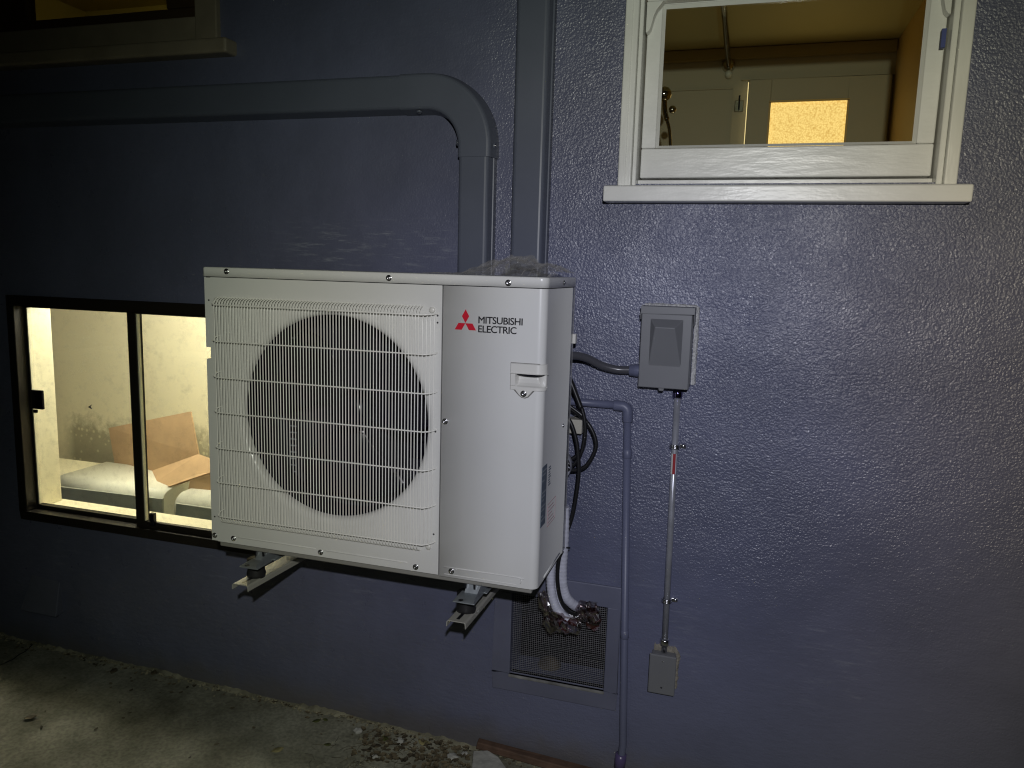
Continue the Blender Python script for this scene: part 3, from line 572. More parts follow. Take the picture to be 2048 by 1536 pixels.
lip = MB(); lip.prism_z(rr(AX0 + .0015, AX1 - .0015, AF + .0015, AB - .001, (.008, .018, .01, .01), 8), 1.4875, 1.491, caps=False, smooth=True); lip.build('cover_seam', M['inner'], ac_)
# fan panel with round opening and handle notch
CX, CZ, CR = .3815, 1.135, .288
bm = bmesh.new()
PX0, PX1, PZ0, PZ1 = .022, .6885, .7525, 1.4885
outer = [(PX0, PZ0), (PX1, PZ0), (PX1, PZ1), (PX0, PZ1)]
def ring(pts, y):
    vs = [bm.verts.new((p[0], y, p[1])) for p in pts]; return [bm.edges.new((vs[i], vs[(i + 1) % len(vs)])) for i in range(len(vs))]
E1 = ring(outer, AF); circ = [(CX + CR * math.cos(2 * PI * k / 96), CZ + CR * math.sin(2 * PI * k / 96)) for k in range(96)]
E2 = ring(circ, AF); bmesh.ops.triangle_fill(bm, edges=E1 + E2, use_beauty=True)
fp_ = MB(); bm.verts.index_update(); fp_.add([v.co.copy() for v in bm.verts], [[v.index for v in f.verts] for f in bm.faces]); bm.free()
n = 4; fp_.add([(p[0], AF, p[1]) for p in outer] + [(p[0], AF + .006, p[1]) for p in outer], [(i, (i + 1) % n, n + (i + 1) % n, n + i) for i in range(n)])
# bell mouth
fp_.lathe((CX, AF, CZ), (0, 1, 0), [(CR, 0), (CR - .006, .0012), (CR - .012, .004), (CR - .017, .009), (CR - .0195, .016), (CR - .020, .021)], 96)
SHROUD = MB().lathe((CX, AF, CZ), (0, 1, 0), [(CR - .020, .0212), (CR - .019, .05), (CR - .018, .12)], 96).build('fan_shroud', mat('shroud_plastic', (.008, .008, .018), .22, spec=.6), ac_)
# left flange with the grip notch cut right through it
NZ0, NZ1 = 1.268, 1.300
for a, c in (((0, PZ0), (PX0, NZ0)), ((0, NZ1), (PX0, PZ1)), ((.014, NZ0), (PX0, NZ1))):
    fp_.box((a[0], AF + .003, a[1]), (c[0], AF + .03, c[1]))
fan_panel = fp_.build('fan_panel', M['acw'], ac_, bevel=0)
def bead(p, q, r=.0022, y=AF, nm='pressed_bead'):
    m = MB(); P = Vector((p[0], y + .0006, p[1])); Q = Vector((q[0], y + .0006, q[1])); m.tube([P, P.lerp(Q, .02), P.lerp(Q, .98), Q], [r * .2, r, r, r * .2], 8); return m
for p, q in (((.087, .773), (.335, .773)), ((.362, .7725), (.605, .7725))): bead(p, q).build('pressed_bead', M['acw'], ac_)
sp_ = MB()   # service panel wraps round the corner
prof = [(.6915, AF + .006), (.6915, AF)] + [(AX1 - .02 + .02 * math.sin(a), AF + .02 - .02 * math.cos(a)) for a in [PI / 2 * k / 10 for k in range(11)]] + [(AX1, -.165), (AX1 + .0025, -.1625), (AX1 + .0025, -.160), (AX1, -.1575), (AX1, AB)]
HS0, HS1 = .0115, .0860       # pocket opening along the front, measured from x = .869
prof = [(.6915, AF + .006), (.6915, AF), (.869 + HS0, AF)] + [(AX1 - .02 + .02 * math.sin(a), AF + .02 - .02 * math.cos(a)) for a in [PI / 2 * k / 10 for k in range(11)]] + [(AX1, -.165), (AX1 + .0025, -.1625), (AX1 + .0025, -.160), (AX1, -.1575), (AX1, AB)]
n = len(prof); zrow = [PZ0 - .002, 1.2555, 1.2865, PZ1]; vs = [(p[0], p[1], z) for z in zrow for p in prof]
sp_.add(vs, [(r * n + i, r * n + i + 1, (r + 1) * n + i + 1, (r + 1) * n + i) for r in range(3) for i in range(n - 1) if not (r == 1 and 2 <= i <= 10)], True)
sp_.face([(.6915, AF + .002, PZ0), (AX1 - .003, AF + .006, PZ0), (AX1 - .003, AB, PZ0), (.6915, AB, PZ0)])
so = sp_.build('service_panel', M['acw'], ac_)
ol = [(.704, .7765), (.900, .7765), (.908, .7735), (.911, .768), (.908, .7625)]
tb = MB(); tb.tube(smoothpath([Vector((a, AF + .0004, b)) for a, b in ol], 4), .0018, 8); tb.build('pressed_bead', M['acw'], ac_)
bead((.703, .7575), (.900, .7575), .0014).build('pressed_bead', M['acw'], ac_)
sg = MB(); sg.box((.6888, AF + .004, PZ0), (.6912, AF + .012, PZ1)); sg.build('panel_seam', M['inner'], ac_)
sb = MB()   # left side, back frame, bottom
sb.box((.0135, AF + .006, PZ0), (.0165, AB, PZ1)); sb.box((0, AF + .03, PZ0), (.003, AB, NZ0)); sb.box((0, AF + .03, NZ1), (.003, AB, PZ1)); sb.box((.0, AF + .03, NZ0 - .003), (.0135, -.25, NZ0)); sb.box((.0, AF + .03, NZ1), (.0135, -.25, NZ1 + .003))
sb.build('side_panel', M['acw'], ac_)
for z, s_ in ((NZ1, 1), (NZ0, -1)):
    gpm = MB(); gpm.prism_y([(.002, z + s_ * .034), (-.006, z + s_ * .012), (-.0095, z + s_ * .002), (.010, z + s_ * .0005), (.010, z + s_ * .034)], AF + .02, -.30); gpm.build('grip', M['acw2'], ac_, bevel=.002)
bp_ = MB(); bp_.box((.02, AF + .010, .735), (.935, AB + .01, .7505)); bp_.build('base_pan', mat('base_pan_paint', (.25, .245, .22), .5), ac_, bevel=.003)
inn = MB(); inn.box((.02, AF + .012, .754), (.684, AB - .03, 1.485)); inn.f = [f for i, f in enumerate(inn.f) if i != 2]; inn.sm = inn.sm[:5]; inn.build('inner_housing', M['inner'], ac_)
bk = MB(); bk.box((.69, AB - .028, .754), (.945, AB, 1.485)); bk.build('back_panel', M['acw2'], ac_); MB().box((.003, AB - .028, .754), (.0130, AB, 1.485)).build('corner_post', M['acw2'], ac_)
co = MB(); co.box((.04, AB - .06, .77), (.68, AB - .035, 1.47)); co.build('coil', M['coil'], ac_)
clipm = mat('clip_metal', (.6, .6, .65), .3, metal=.3)
px0 = 587
for pyy in [676, 688, 701] + [852 + 13 * k for k in range(12)]:
    c = at(px0, pyy, AB - .064); MB().box((c.x - .010, AB - .066, c.z - .0012), (c.x + .010, AB - .062, c.z + .0012)).build('coil_clip', clipm, ac_)
# fan
hub = MB(); hub.lathe((CX, -.335, CZ), (0, 1, 0), [(0, -.012), (.03, -.012), (.05, -.004), (.056, .01), (.056, .07)], 32); fanhub = hub.build('fan_hub', M['black'], ac_)
for k in range(3):
    m = MB(); a0 = 2 * PI * k / 3 + .35; nr, na = 14, 14; vs = []
    for i in range(nr):
        t_ = i / (nr - 1); r = .05 + .205 * t_; span = (.9 + .5 * math.sin(t_ * PI * .8)) ; lead = .25 * t_ * t_
        for j in range(na):
            s_ = j / (na - 1); a = a0 + lead + span * (s_ - .5); yy = -.315 + .075 * (s_ - .5) * (1 - .25 * t_) + .012 * math.sin(s_ * PI)
            vs.append((CX + r * math.cos(a), yy, CZ + r * math.sin(a)))
    m.add(vs, [(i * na + j, i * na + j + 1, (i + 1) * na + j + 1, (i + 1) * na + j) for i in range(nr - 1) for j in range(na - 1)], True)
    o = m.build('fan_blade', M['black'], ac_); sd = o.modifiers.new('s', 'SOLIDIFY'); sd.thickness = .003
mo = MB(); mo.lathe((CX, -.27, CZ), (0, 1, 0), [(0, 0), (.06, 0), (.06, .07), (0, .07)], 24); mo.box((.50, -.20, .99), (.56, -.19, 1.11)); mo.build('fan_motor', M['inner'], ac_)
# wire guard
gd = MB(); nW = 73; GX0, GX1 = .0515, .6735
yw = AF - .0265
for i in range(nW):
    x = GX0 + (GX1 - GX0) * i / (nW - 1)
    pts = [(x, AF + .001, 1.437), (x, AF - .010, 1.4355), (x, AF - .020, 1.431), (x, yw, 1.421), (x, yw, 1.40), (x, yw, 1.12), (x, yw, .85), (x, yw, .832), (x, AF - .020, .821), (x, AF - .010, .815), (x, AF + .001, .811)]
    if i > nW - 5: pts = [(x, AF - .018 + .004 * (i - nW + 4), 1.416)] + [(x, yw + .004 * (i - nW + 5), z) for z in (1.4, 1.12, .85)] + [(x, AF - .018 + .004 * (i - nW + 4), .834)]
    gd.tube(pts, .00138, 8, False)
for z in (1.4175, 1.3210, 1.2240, 1.1285, 1.0300, .9340, .8370):
    gd.tube([(.0455, AF + .001, z + .012), (.0455, AF - .016, z + .010), (.047, yw - .002, z + .002), (.055, yw - .0026, z), (.35, yw - .0026, z), (.655, yw - .0026, z), (.667, AF - .020, z + .0005), (.6765, AF - .006, z + .002), (.679, AF + .001, z + .003)], .0018, 7, False)
gd.build('fan_guard', M['wire'], ac_)
for (x, z) in ((.0405, 1.428), (.6635, 1.428), (.6615, .824), (.0415, .822)):
    m = MB(); m.lathe((x, AF, z), (0, -1, 0), [(.0075, 0), (.0075, .003), (.006, .005), (0, .0052)], 16); m.build('guard_washer', M['acw2'], ac_)
# service handle: a moulded cup that wraps the corner
hd = MB()
HX0, HX1, HZ0, HZ1 = .869, .956, 1.247, 1.311
def wrap(s, off):     # s = distance along front from x=HX0; wraps around the corner radius
    L1 = AX1 - .02 - HX0
    R = .02 + off
    if s <= L1: return (HX0 + s, AF - off)
    a = (s - L1) / .02
    if a <= PI / 2: return (AX1 - .02 + R * math.sin(a), AF + .02 - R * math.cos(a))
    return (AX1 + off, AF + .02 + (s - L1 - .02 * PI / 2))
Ltot = (AX1 - .02 - HX0) + .02 * PI / 2 + .001
ns = 60; zs = [1.3115, 1.3095, 1.2885, 1.2868, 1.2868, 1.2868, 1.2855, 1.280, 1.272, 1.264, 1.258, 1.2555, 1.2540, 1.2480, 1.2465]
of = [0, .0035, .0045, .0075, .0072, -.013, -.0165, -.0165, -.0145, -.0095, -.003, .002, .0035, .0035, 0]
S_ = [Ltot * i / ns for i in range(ns + 1)]; vs = []
for k, z in enumerate(zs):
    for i, s_ in enumerate(S_):
        o_ = of[k]; z2 = z
        if 5 <= k <= 10:       # cup: walls rise to the lip at both ends
            m_ = min(1, max(0, (s_ - HS0) / .004)) * min(1, max(0, (HS1 - s_) / .010)); o_ = .0035 * (1 - m_) + o_ * m_
            if m_ == 0 and o_ > 0: o_ = .0038
        x, y = wrap(s_, o_); vs.append((x, y, z2))
hd.add(vs, [(k * (ns + 1) + i, k * (ns + 1) + i + 1, (k + 1) * (ns + 1) + i + 1, (k + 1) * (ns + 1) + i) for k in range(len(zs) - 1) for i in range(ns)], False)
for sx in (0, Ltot):
    hd.face([(*wrap(sx, 0), z) for z in (1.3115, 1.2465)] + [(*wrap(sx, .0035), z) for z in (1.248, 1.3095)])
hob = hd.build('handle', M['acw2'], ac_, fixn=True); es = hob.modifiers.new('e', 'EDGE_SPLIT'); es.split_angle = math.radians(38)
slt = MB(); vs = []  # dark strip standing for the shade in the slot under the handle lip
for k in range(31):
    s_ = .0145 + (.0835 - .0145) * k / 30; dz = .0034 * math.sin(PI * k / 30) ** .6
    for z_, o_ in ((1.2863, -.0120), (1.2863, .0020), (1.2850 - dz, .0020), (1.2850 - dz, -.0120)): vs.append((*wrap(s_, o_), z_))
slt.add(vs, [(k * 4 + a_, k * 4 + (a_ + 1) % 4, (k + 1) * 4 + (a_ + 1) % 4, (k + 1) * 4 + a_) for k in range(30) for a_ in range(4)]); slt.build('handle_slot_shade', M['inner'], ac_)
seamm = mat('handle_seam', (.16, .155, .14), .6)
MB().box((.8672, AF - .0007, 1.2470), (.8692, AF + .0002, 1.3110)).build('handle_seam', seamm, ac_)
MB().box((.8672, AF - .0007, 1.3115), (.940, AF + .0002, 1.3127)).build('handle_seam', seamm, ac_)
MB().prism_y([(.876, 1.2470), (.8885, 1.2345), (.8965, 1.2286), (.9055, 1.2274), (.9140, 1.2308), (.9285, 1.2470)], AF - .0007, AF + .0002).build('handle_seam', seamm, ac_)
tabm = MB(); tabm.prism_y([(.880, 1.248), (.890, 1.236), (.897, 1.2305), (.905, 1.2295), (.912, 1.2325), (.925, 1.248)], AF - .003, AF + .001); tabm.build('handle_tab', M['acw2'], ac_, bevel=.001)
# screws
def screw(x, y, z, ax=(0, -1, 0), r=.0055):
    m = MB(); m.lathe((x, y, z), ax, [(r, 0), (r, .0012), (r * .8, .0025), (r * .45, .0032), (r * .4, .0018), (0, .0016)], 14); m.lathe((x, y, z), ax, [(r * 1.45, 0), (r * 1.4, .0008), (r, .0009)], 16)
    return m.build('screw', M['steel'], ac_)
s0 = screw(.075, AF - .002, 1.505)
for (x, z, dy) in ((.547, 1.502, 0), (.856, 1.500, 0), (.073, .767, .002), (.348, .765, .002), (.626, .764, .002), (.725, .767, .002), (.009, .767, .005), (.701, 1.154, .002), (.902, 1.239, -.001)):
    dup(s0, (x - .075, dy, z - 1.505), None)
screw(AX1 + .002, -.264, 1.502, (1, 0, 0)); screw(AX1, -.205, 1.123, (1, 0, 0), .004)
hl0 = None
for (x, z) in ((.6775, 1.415), (.6775, 1.398), (.676, 1.126), (.675, .859), (.675, .837), (.013, 1.427), (.011, .822)):
    if hl0 is None:
        m = MB(); m.lathe((x, AF - .0004, z), (0, 1, 0), [(0, 0), (.0024, 0), (.0024, .006)], 12); hl0 = m.build('hole', M['ink'], ac_); h0 = (x, z)
    else: dup(hl0, (x - h0[0], (.003 if x < .02 else 0), z - h0[1]))
# emblem and lettering
def diamond(pts): m = MB(); m.prism_y(pts, AF - .0006, AF + .0002); return m.v, m.f
em_ = MB()
for pts in ([(.7500, 1.4335), (.7408, 1.4170), (.7500, 1.4005), (.7592, 1.4170)], [(.7500, 1.4000), (.7320, 1.4000), (.7225, 1.3838), (.7405, 1.3838)], [(.7500, 1.4000), (.7680, 1.4000), (.7775, 1.3838), (.7595, 1.3838)]):
    em_.prism_y(pts, AF - .0006, AF + .0002)
em_.build('emblem', M['red'], ac_)
def text(body, x0, x1, z0, h, name='lettering', par=ac_, mt=None, plane='front', const=AF - .0007, off=0):
    c = bpy.data.curves.new(name, 'FONT'); c.body = body; c.size = 1; c.offset = off; c.space_character = .93; c.resolution_u = 4
    o = bpy.data.objects.new('tmp', c); COL.objects.link(o); bpy.context.view_layer.update()
    me = o.evaluated_get(bpy.context.evaluated_depsgraph_get()).to_mesh()
    V = [v.co.copy() for v in me.vertices]; Fc = [list(p.vertices) for p in me.polygons]; bpy.data.objects.remove(o)
    a, b = min(v.x for v in V), max(v.x for v in V); lo, hi = min(v.y for v in V), max(v.y for v in V)
    m = MB()
    for k, (ex, ez) in enumerate(((0, 0), (.00045, 0), (-.00045, 0), (0, .0003), (0, -.0003))):
        m.add([(x0 + (v.x - a) / (b - a) * (x1 - x0) + ex, const - .00002 * k, z0 + (v.y - lo) / (hi - lo) * h + ez) for v in V], Fc)
    ob = m.build(name, mt or M['ink'], par, fixn=False); return ob
text('MITSUBISHI', .7835, .8935, 1.4015, .0165); text('ELECTRIC', .7835, .8790, 1.3800, .0165)
# stickers on the side
sx = AX1 + .0006
s1 = MB(); s1.box((AX1 - .0005, -.414, .905), (sx, -.368, 1.058)); s1.build('rating_sticker', M['sticker'], ac_)
s1 = MB()
for k, z in enumerate([1.045, 1.035, 1.02, .99, .98, .97, .955, .945, .93, .92]):
    s1.box((sx - .0003, -.410, z), (sx + .0003, -.372 - .01 * (k % 3), z + .0035))
s1.build('printed_rows', mat('pale_print', (.3, .33, .35), .5), ac_)
s1 = MB(); [s1.box((AX1 - .0003, -.350 + .001 * (k % 2), .995 + .0065 * k), (AX1 + .0005, -.325 - .004 * (k % 3), .998 + .0065 * k)) for k in range(8)]; s1.build('printed_lines', M['sticker'], ac_)
s1 = MB(); y0, y1, z0, z1 = -.345, -.262, .885, .945
for a, c in (((y0, z0), (y1, z0 + .0015)), ((y0, z1 - .0015), (y1, z1)), ((y0, z0), (y0 + .0015, z1)), ((y1 - .0015, z0), (y1, z1))): s1.box((AX1 - .0003, a[0], a[1]), (AX1 + .0004, c[0], c[1]))
for k in range(5): s1.box((AX1 - .0003, y0 + .006, z0 + .008 + .010 * k), (AX1 + .0004, y1 - .01 - .012 * (k % 3), z0 + .010 + .010 * k))
s1.build('warning_print', M['pink'], ac_)
vc = MB(); vc.lathe((.905, -.115, 1.02), (0, 1, 0), [(.0, .035), (.05, .032), (.062, .012), (.062, -.01)], 28); 
vcv = MB(); c0 = at(1133, 932, -.10)
vcv.lathe((c0.x - .032, -.11, c0.z), (0, 1, 0), [(0, .055), (.03, .052), (.045, .035), (.048, .0), (.048, -.01)], 28); vcv.build('valve_cover', M['lineset'], ac_)
cl = MB(); p = at(1146, 670, -.11); cl.box((.948, -.128, p.z - .022), (.958, -.108, p.z + .004)); cl.build('cable_clip', M['acw2'], ac_, bevel=.001)
bc = MB(); bc.tube([(AX1 - .001, -.19, .760), (AX1 - .001, -.36, .758)], .003, 8); bc.build('pressed_bead', M['acw'], ac_)
# feet under the unit
for fx in (.152, .776):
    ft = MB(); x0, x1 = fx - .030, fx + .028
    ft.box((x0, -.474, .7065), (x1, -.405, .7095))
    ft.add([(x0 + .010, -.418, .7095), (x1 - .002, -.418, .7095), (x1 - .006, -.400, .7500), (x0 + .018, -.400, .7500)] + [(x0 + .010, -.415, .7095), (x1 - .002, -.415, .7095), (x1 - .006, -.397, .7500), (x0 + .018, -.397, .7500)], [(0, 1, 2, 3), (4, 5, 6, 7), (0, 1, 5, 4), (1, 2, 6, 5), (2, 3, 7, 6), (3, 0, 4, 7)])
    ft.add([(x1 - .003, -.474, .7093), (x1, -.474, .7093), (x1, -.405, .7095), (x1, -.20, .7095), (x1, -.20, .75), (x1, -.40, .75), (x1, -.48, .7165)], [(1, 3, 4, 5, 6)])
    ft.box((x1 - .004, -.40, .7065), (x1 + .008, -.18, .7100))
    f_ = ft.build('foot', M['zinc'], ac_, bevel=.0012)
    for z in (-.012, .012):
        sl_ = MB(); sl_.prism_y([(fx - .004 + z - .0025, .7225), (fx - .004 + z + .0025, .7225), (fx - .004 + z + .0035, .7405), (fx - .004 + z - .0035, .7405)], -.4185, -.4075); sl_.build('slot', M['ink'], f_)
    sl_ = MB(); sl_.lathe((fx - .012, -.462, .7098), (0, 0, 1), [(0, 0), (.0065, 0), (.0065, .0004)], 14); sl_.build('slot', M['ink'], f_)

# ------------------------------------------------------------------ wall brackets
def bracket(fx, label):
    t_ = thing('wall_bracket', label, 'bracket', (fx, 0, .6), 'brackets carrying the air conditioner')
    tip = Vector((fx - .022, -.478, .6590)); d = Vector((-.02, 1, -.055)); end = tip + d * .476
    hw, fl, th = .0255, .017, .0022
    pr = [(-hw, -fl), (-hw, -.004), (-hw + .004, 0), (hw - .004, 0), (hw, -.004), (hw, -fl), (hw - th, -fl), (hw - th, -.005), (hw - .005, -th), (-hw + .005, -th), (-hw + th, -.005), (-hw + th, -fl)]
    # shape: outward-splayed flanges, ends with small lips
    pr = [(a * (1 if b > -.01 else 1.03), b) for a, b in pr]
    m = MB(); n = len(pr); vs = [tip + Vector((a, 0, b)) for a, b in pr] + [end + Vector((a, 0, b)) for a, b in pr]
    m.add(vs, [(i, (i + 1) % n, n + (i + 1) % n, n + i) for i in range(n)]); m.add(vs[:n], [(0, 1, 10, 11), (1, 2, 9, 10), (2, 3, 8, 9), (3, 4, 7, 8), (4, 5, 6, 7)]); 
    m.build('arm', M['arm'], t_, bevel=.0006)
    s_ = MB(); c = tip + d * .036; s_.add([c + Vector((-.0045, -.022, .0013)), c + Vector((.0045, -.022, .0013)), c + Vector((.0045, .02, -.0010)), c + Vector((-.0045, .02, -.0010))], [(0, 1, 2, 3)]); s_.build('slot', M['ink'], t_)
    rb = MB(); c = tip + d * .075; rb.lathe((c.x + .001, c.y, c.z - .001), (0, 0, 1), [(.0, 0), (.0245, 0), (.0262, .010), (.0235, .022), (.025, .042), (.0245, .0520), (0, .0520)], 32)
    rb.build('rubber_mount', M['rubber'], t_)
    bt = MB(); bt.lathe((c.x + .004, c.y + .012, .7096), (0, 0, 1), [(.010, 0), (.010, .0015), (.0055, .002), (.0055, .007), (.003, .0075), (.003, .016), (0, .016)], 12, smooth=False); bt.build('bolt', M['steel'], t_)
    wp = MB(); wp.box((end.x - .028, -.006, .615), (end.x + .028, -.0005, .74)); wp.build('wall_plate', M['arm'], t_, bevel=.001)
    return t_
bracket(.148, 'ivory wall bracket arm under the fan side of the air conditioner')
bracket(.780, 'ivory wall bracket arm under the logo side of the air conditioner')

# ------------------------------------------------------------------ clear film on top of the unit
fm = MB(); nu, nv = 40, 14; X0, X1, Y0, Y1 = .63, .962, -.410, -.150; vs = []
def hashv(i, j, k): return noise.cell(Vector((i * 1.37 + .1, j * 2.11 + .2, k * 3.3 + .5))) - .5
for j in range(nv):
    for i in range(nu):
        u, v_ = i / (nu - 1), j / (nv - 1); x = X0 + (X1 - X0) * u; y = Y0 + (Y1 - Y0) * v_
        env = (max(0, min(1, (u - .22) / .34)) ** 1.4 * max(0, min(1, (1.02 - u) / .30)) ** .6) * (math.sin(PI * min(1, max(0, v_ * .96))) ** .55)
        env = max(env, 0) ** .8; env *= 1 - .35 * math.exp(-((u - .78) / .05) ** 2)
        q = noise.noise(Vector((x * 34, y * 22, 3))) + .6 * hashv(i, j, 1)
        h = env * (.049 + .014 * q) + (.0025 + .003 * hashv(i, j, 2)) * (1 - env) * (1 if 0 < j else .3)
        x += .010 * hashv(i, j, 4) + .006 * noise.noise(Vector((x * 40, y * 40, 9))); y += .014 * hashv(i, j, 5)
        vs.append((x, y, 1.5165 + max(.0004, h)))
fm.add(vs, [t3 for j in range(nv - 1) for i in range(nu - 1) for t3 in ((j * nu + i, j * nu + i + 1, (j + 1) * nu + i + 1), (j * nu + i, (j + 1) * nu + i + 1, (j + 1) * nu + i))])
tag(recenter(fm.build('plastic_film', M['film'])), 'crumpled clear plastic film lying on top of the air conditioner', 'plastic film')

# ------------------------------------------------------------------ disconnect box
bx = thing('disconnect_box', 'grey electrical disconnect box with raised trapezoid on its cover', 'electrical box', (1.195, -.03, 1.22))
m = MB(); m.box((1.127, -.046, 1.222), (1.262, -.0005, 1.430)); m.build('housing', M['boxgrey'], bx, bevel=.002)
m = MB(); m.box((1.1255, -.064, 1.2215), (1.2605, -.047, 1.4245)); cov = m.build('cover', M['boxgrey'], bx, bevel=.002)
m = MB(); m.box((1.1225, -.067, 1.4250), (1.2670, -.0007, 1.4445)); m.box((1.1225, -.067, 1.408), (1.1250, -.001, 1.425)); m.box((1.2640, -.060, 1.395), (1.2668, -.001, 1.425)); m.build('hood', M['boxgrey'], bx, bevel=.0015)
m = MB(); O = [(1.150, 1.411), (1.238, 1.411), (1.238, 1.280), (1.150, 1.280)]; I = [(1.165, 1.389), (1.217, 1.389), (1.2365, 1.285), (1.1515, 1.285)]
yo, yi = -.0635, -.0840
ov = [(p[0], yo, p[1]) for p in O]; iv = [(I[0][0], yi, I[0][1]), (I[1][0], yi, I[1][1]), (I[2][0], yo - .0008, I[2][1]), (I[3][0], yo - .0008, I[3][1])]
m.add(ov + iv, [(4, 5, 6, 7), (0, 1, 5, 4), (1, 2, 6, 5), (2, 3, 7, 6), (3, 0, 4, 7)]); m.build('raised_panel', M['boxgrey'], cov, bevel=.0025, seg=3)
m = MB(); p = at(1323, 776, -.05); m.prism_y([(p.x - .009, 1.2225), (p.x + .009, 1.2225), (p.x + .006, 1.213), (p.x - .006, 1.213)], -.060, -.045); m.build('hasp', M['boxgrey'], bx, bevel=.002)
def fringe(name, x0, x1, z0, z1, wid, par, mt, sides='trbl', seed=0, th=.006):
    """irregular band of filler round a box on the wall"""
    m = MB(); rnd = random.Random(seed); P = []
    def seg(a, b, nrm, n):
        for i in range(n):
            t_ = i / n; P.append((a[0] + (b[0] - a[0]) * t_, a[1] + (b[1] - a[1]) * t_, nrm))
    N_ = 46
    if 't' in sides: seg((x0, z1), (x1, z1), (0, 1), N_)
    if 'r' in sides: seg((x1, z1), (x1, z0), (1, 0), N_)
    if 'b' in sides: seg((x1, z0), (x0, z0), (0, -1), N_)
    if 'l' in sides: seg((x0, z0), (x0, z1), (-1, 0), N_)
    rows = []
    for k, (x, z, nn) in enumerate(P):
        w_ = wid[{(0, 1): 0, (1, 0): 1, (0, -1): 2, (-1, 0): 3}[nn]] * (.75 + .8 * abs(noise.noise(Vector((k * .35, seed, 0)))) + .25 * rnd.random())
        rows.append([Vector((x - nn[0] * .004, -th * .8, z - nn[1] * .004)), Vector((x + nn[0] * w_ * .45, -th * (.6 + .5 * rnd.random()), z + nn[1] * w_ * .45)), Vector((x + nn[0] * w_ * .85, -th * .4 * (.6 + .8 * rnd.random()), z + nn[1] * w_ * .85)), Vector((x + nn[0] * w_, .001, z + nn[1] * w_))])
    for k in range(len(rows) - 1): m.add(rows[k] + rows[k + 1], [(i, i + 1, 5 + i, 4 + i) for i in range(3)], True)
    return m.build(name, mt, par, fixn=False)
fringe('caulk_bead', 1.125, 1.268, 1.225, 1.443, (.008, .0085, 0, .003), bx, M['caulk'], 'tr', 3, .014)
m = MB()
for k in range(16):
    z = 1.425 + .018 * k / 15; m.tube([(1.1215, -.001, z), (1.1205 - .0015 * random.random(), -.006, z + .001)], .0022, 6)
m.build('caulk_bead', M['caulk'], bx)

# flex conduit from unit to box
fc = thing('flexible_conduit', 'grey flexible conduit curving from the unit to the disconnect box', 'conduit', (1.04, -.05, 1.24))
cp = smoothpath([(.925, -.112, 1.292), at(1146, 711, -.095), at(1173, 716, -.07), at(1203, 730.6, -.048), at(1233, 738.8, -.036), at(1263, 740, -.032)], 10)
MB().tube(cp, .0112, 20).build('hose', M['flex'], fc)
p = at(1259, 740, -.031); q = at(1279, 740, -.031); m = MB(); m.lathe((p.x, -.031, p.z), (1, 0, 0), [(.0135, 0), (.0165, .002), (.0165, .013), (.0175, .014), (.0175, q.x - p.x)], 28); m.build('connector', M['pvc'], fc)

# steel conduit with couplings
cd_ = thing('steel_conduit', 'straight steel conduit running down from the disconnect box', 'conduit', (1.233, -.014, .45))
A = Vector((1.2305, -.0145, 1.205)); B = Vector((1.2372, -.0145, .470))
MB().tube([A, B], .0090, 24).build('pipe', M['emt'], cd_)
dv = (B - A).normalized()
m = MB(); m.lathe(A - dv * .018, dv, [(.0085, 0), (.0085, .012), (.0128, .013), (.0138, .018), (.0138, .028), (.0125, .032), (.0092, .033)], 28); m.build('coupling', mat('plated_steel', (.22, .2, .36), .15, metal=1), cd_)
m = MB(); m.lathe(B - dv * .006, dv, [(.0092, 0), (.0125, .001), (.0138, .005), (.0138, .014), (.0128, .019), (.0085, .020), (.0085, .040)], 28); m.build('coupling', M['steel'], cd_)
for zz in (1.052, .594):
    x = A.x + (B.x - A.x) * (A.z - zz) / (A.z - B.z)
    m = MB(); pts = [(x - .0125 * math.cos(a) * 1.0, -.0145 - .0115 * math.sin(a), zz) for a in [PI * (k / 12 * 1.15 - .08) for k in range(13)]]
    for dz in (-.004, .0, .004): m.tube([(p[0], p[1], p[2] + dz) for p in pts], .0026, 6)
    st_ = m.build('strap', M['steel'], cd_)
    m = MB(); m.box((x + .011, -.006, zz - .006), (x + .030, -.001, zz + .006)); m.build('tab', M['steel'], st_, bevel=.002)
    m = MB(); m.lathe((x + .023, -.006, zz + .001), (0, -1, 0), [(.006, 0), (.0055, .003), (.003, .0048), (0, .005)], 14); m.build('screw', M['steel'], st_)
m = MB(); zt, zb = at(1345, 907, -.02).z, at(1345, 948, -.02).z
def xat(z): return A.x + (B.x - A.x) * (A.z - z) / (A.z - B.z)
def band(a0, a1, r, nm, mt):
    m = MB(); K = 8; vs = []
    for z in (zt, zb):
        for k in range(K + 1):
            a = a0 + (a1 - a0) * k / K; vs.append((xat(z) + r * math.sin(a), -.0145 - r * math.cos(a), z))
    m.add(vs, [(k, k + 1, K + 2 + k, K + 1 + k) for k in range(K)], True); return m.build(nm, mt, cd_, fixn=False)
band(-1.2, -.35, .0093, 'white_label', mat('white_label', (.6, .6, .58), .5)); band(-.35, .5, .0093, 'red_label', mat('red_label', (.30, .015, .02), .5)); band(.5, .75, .0093, 'white_label', M['lineset'])

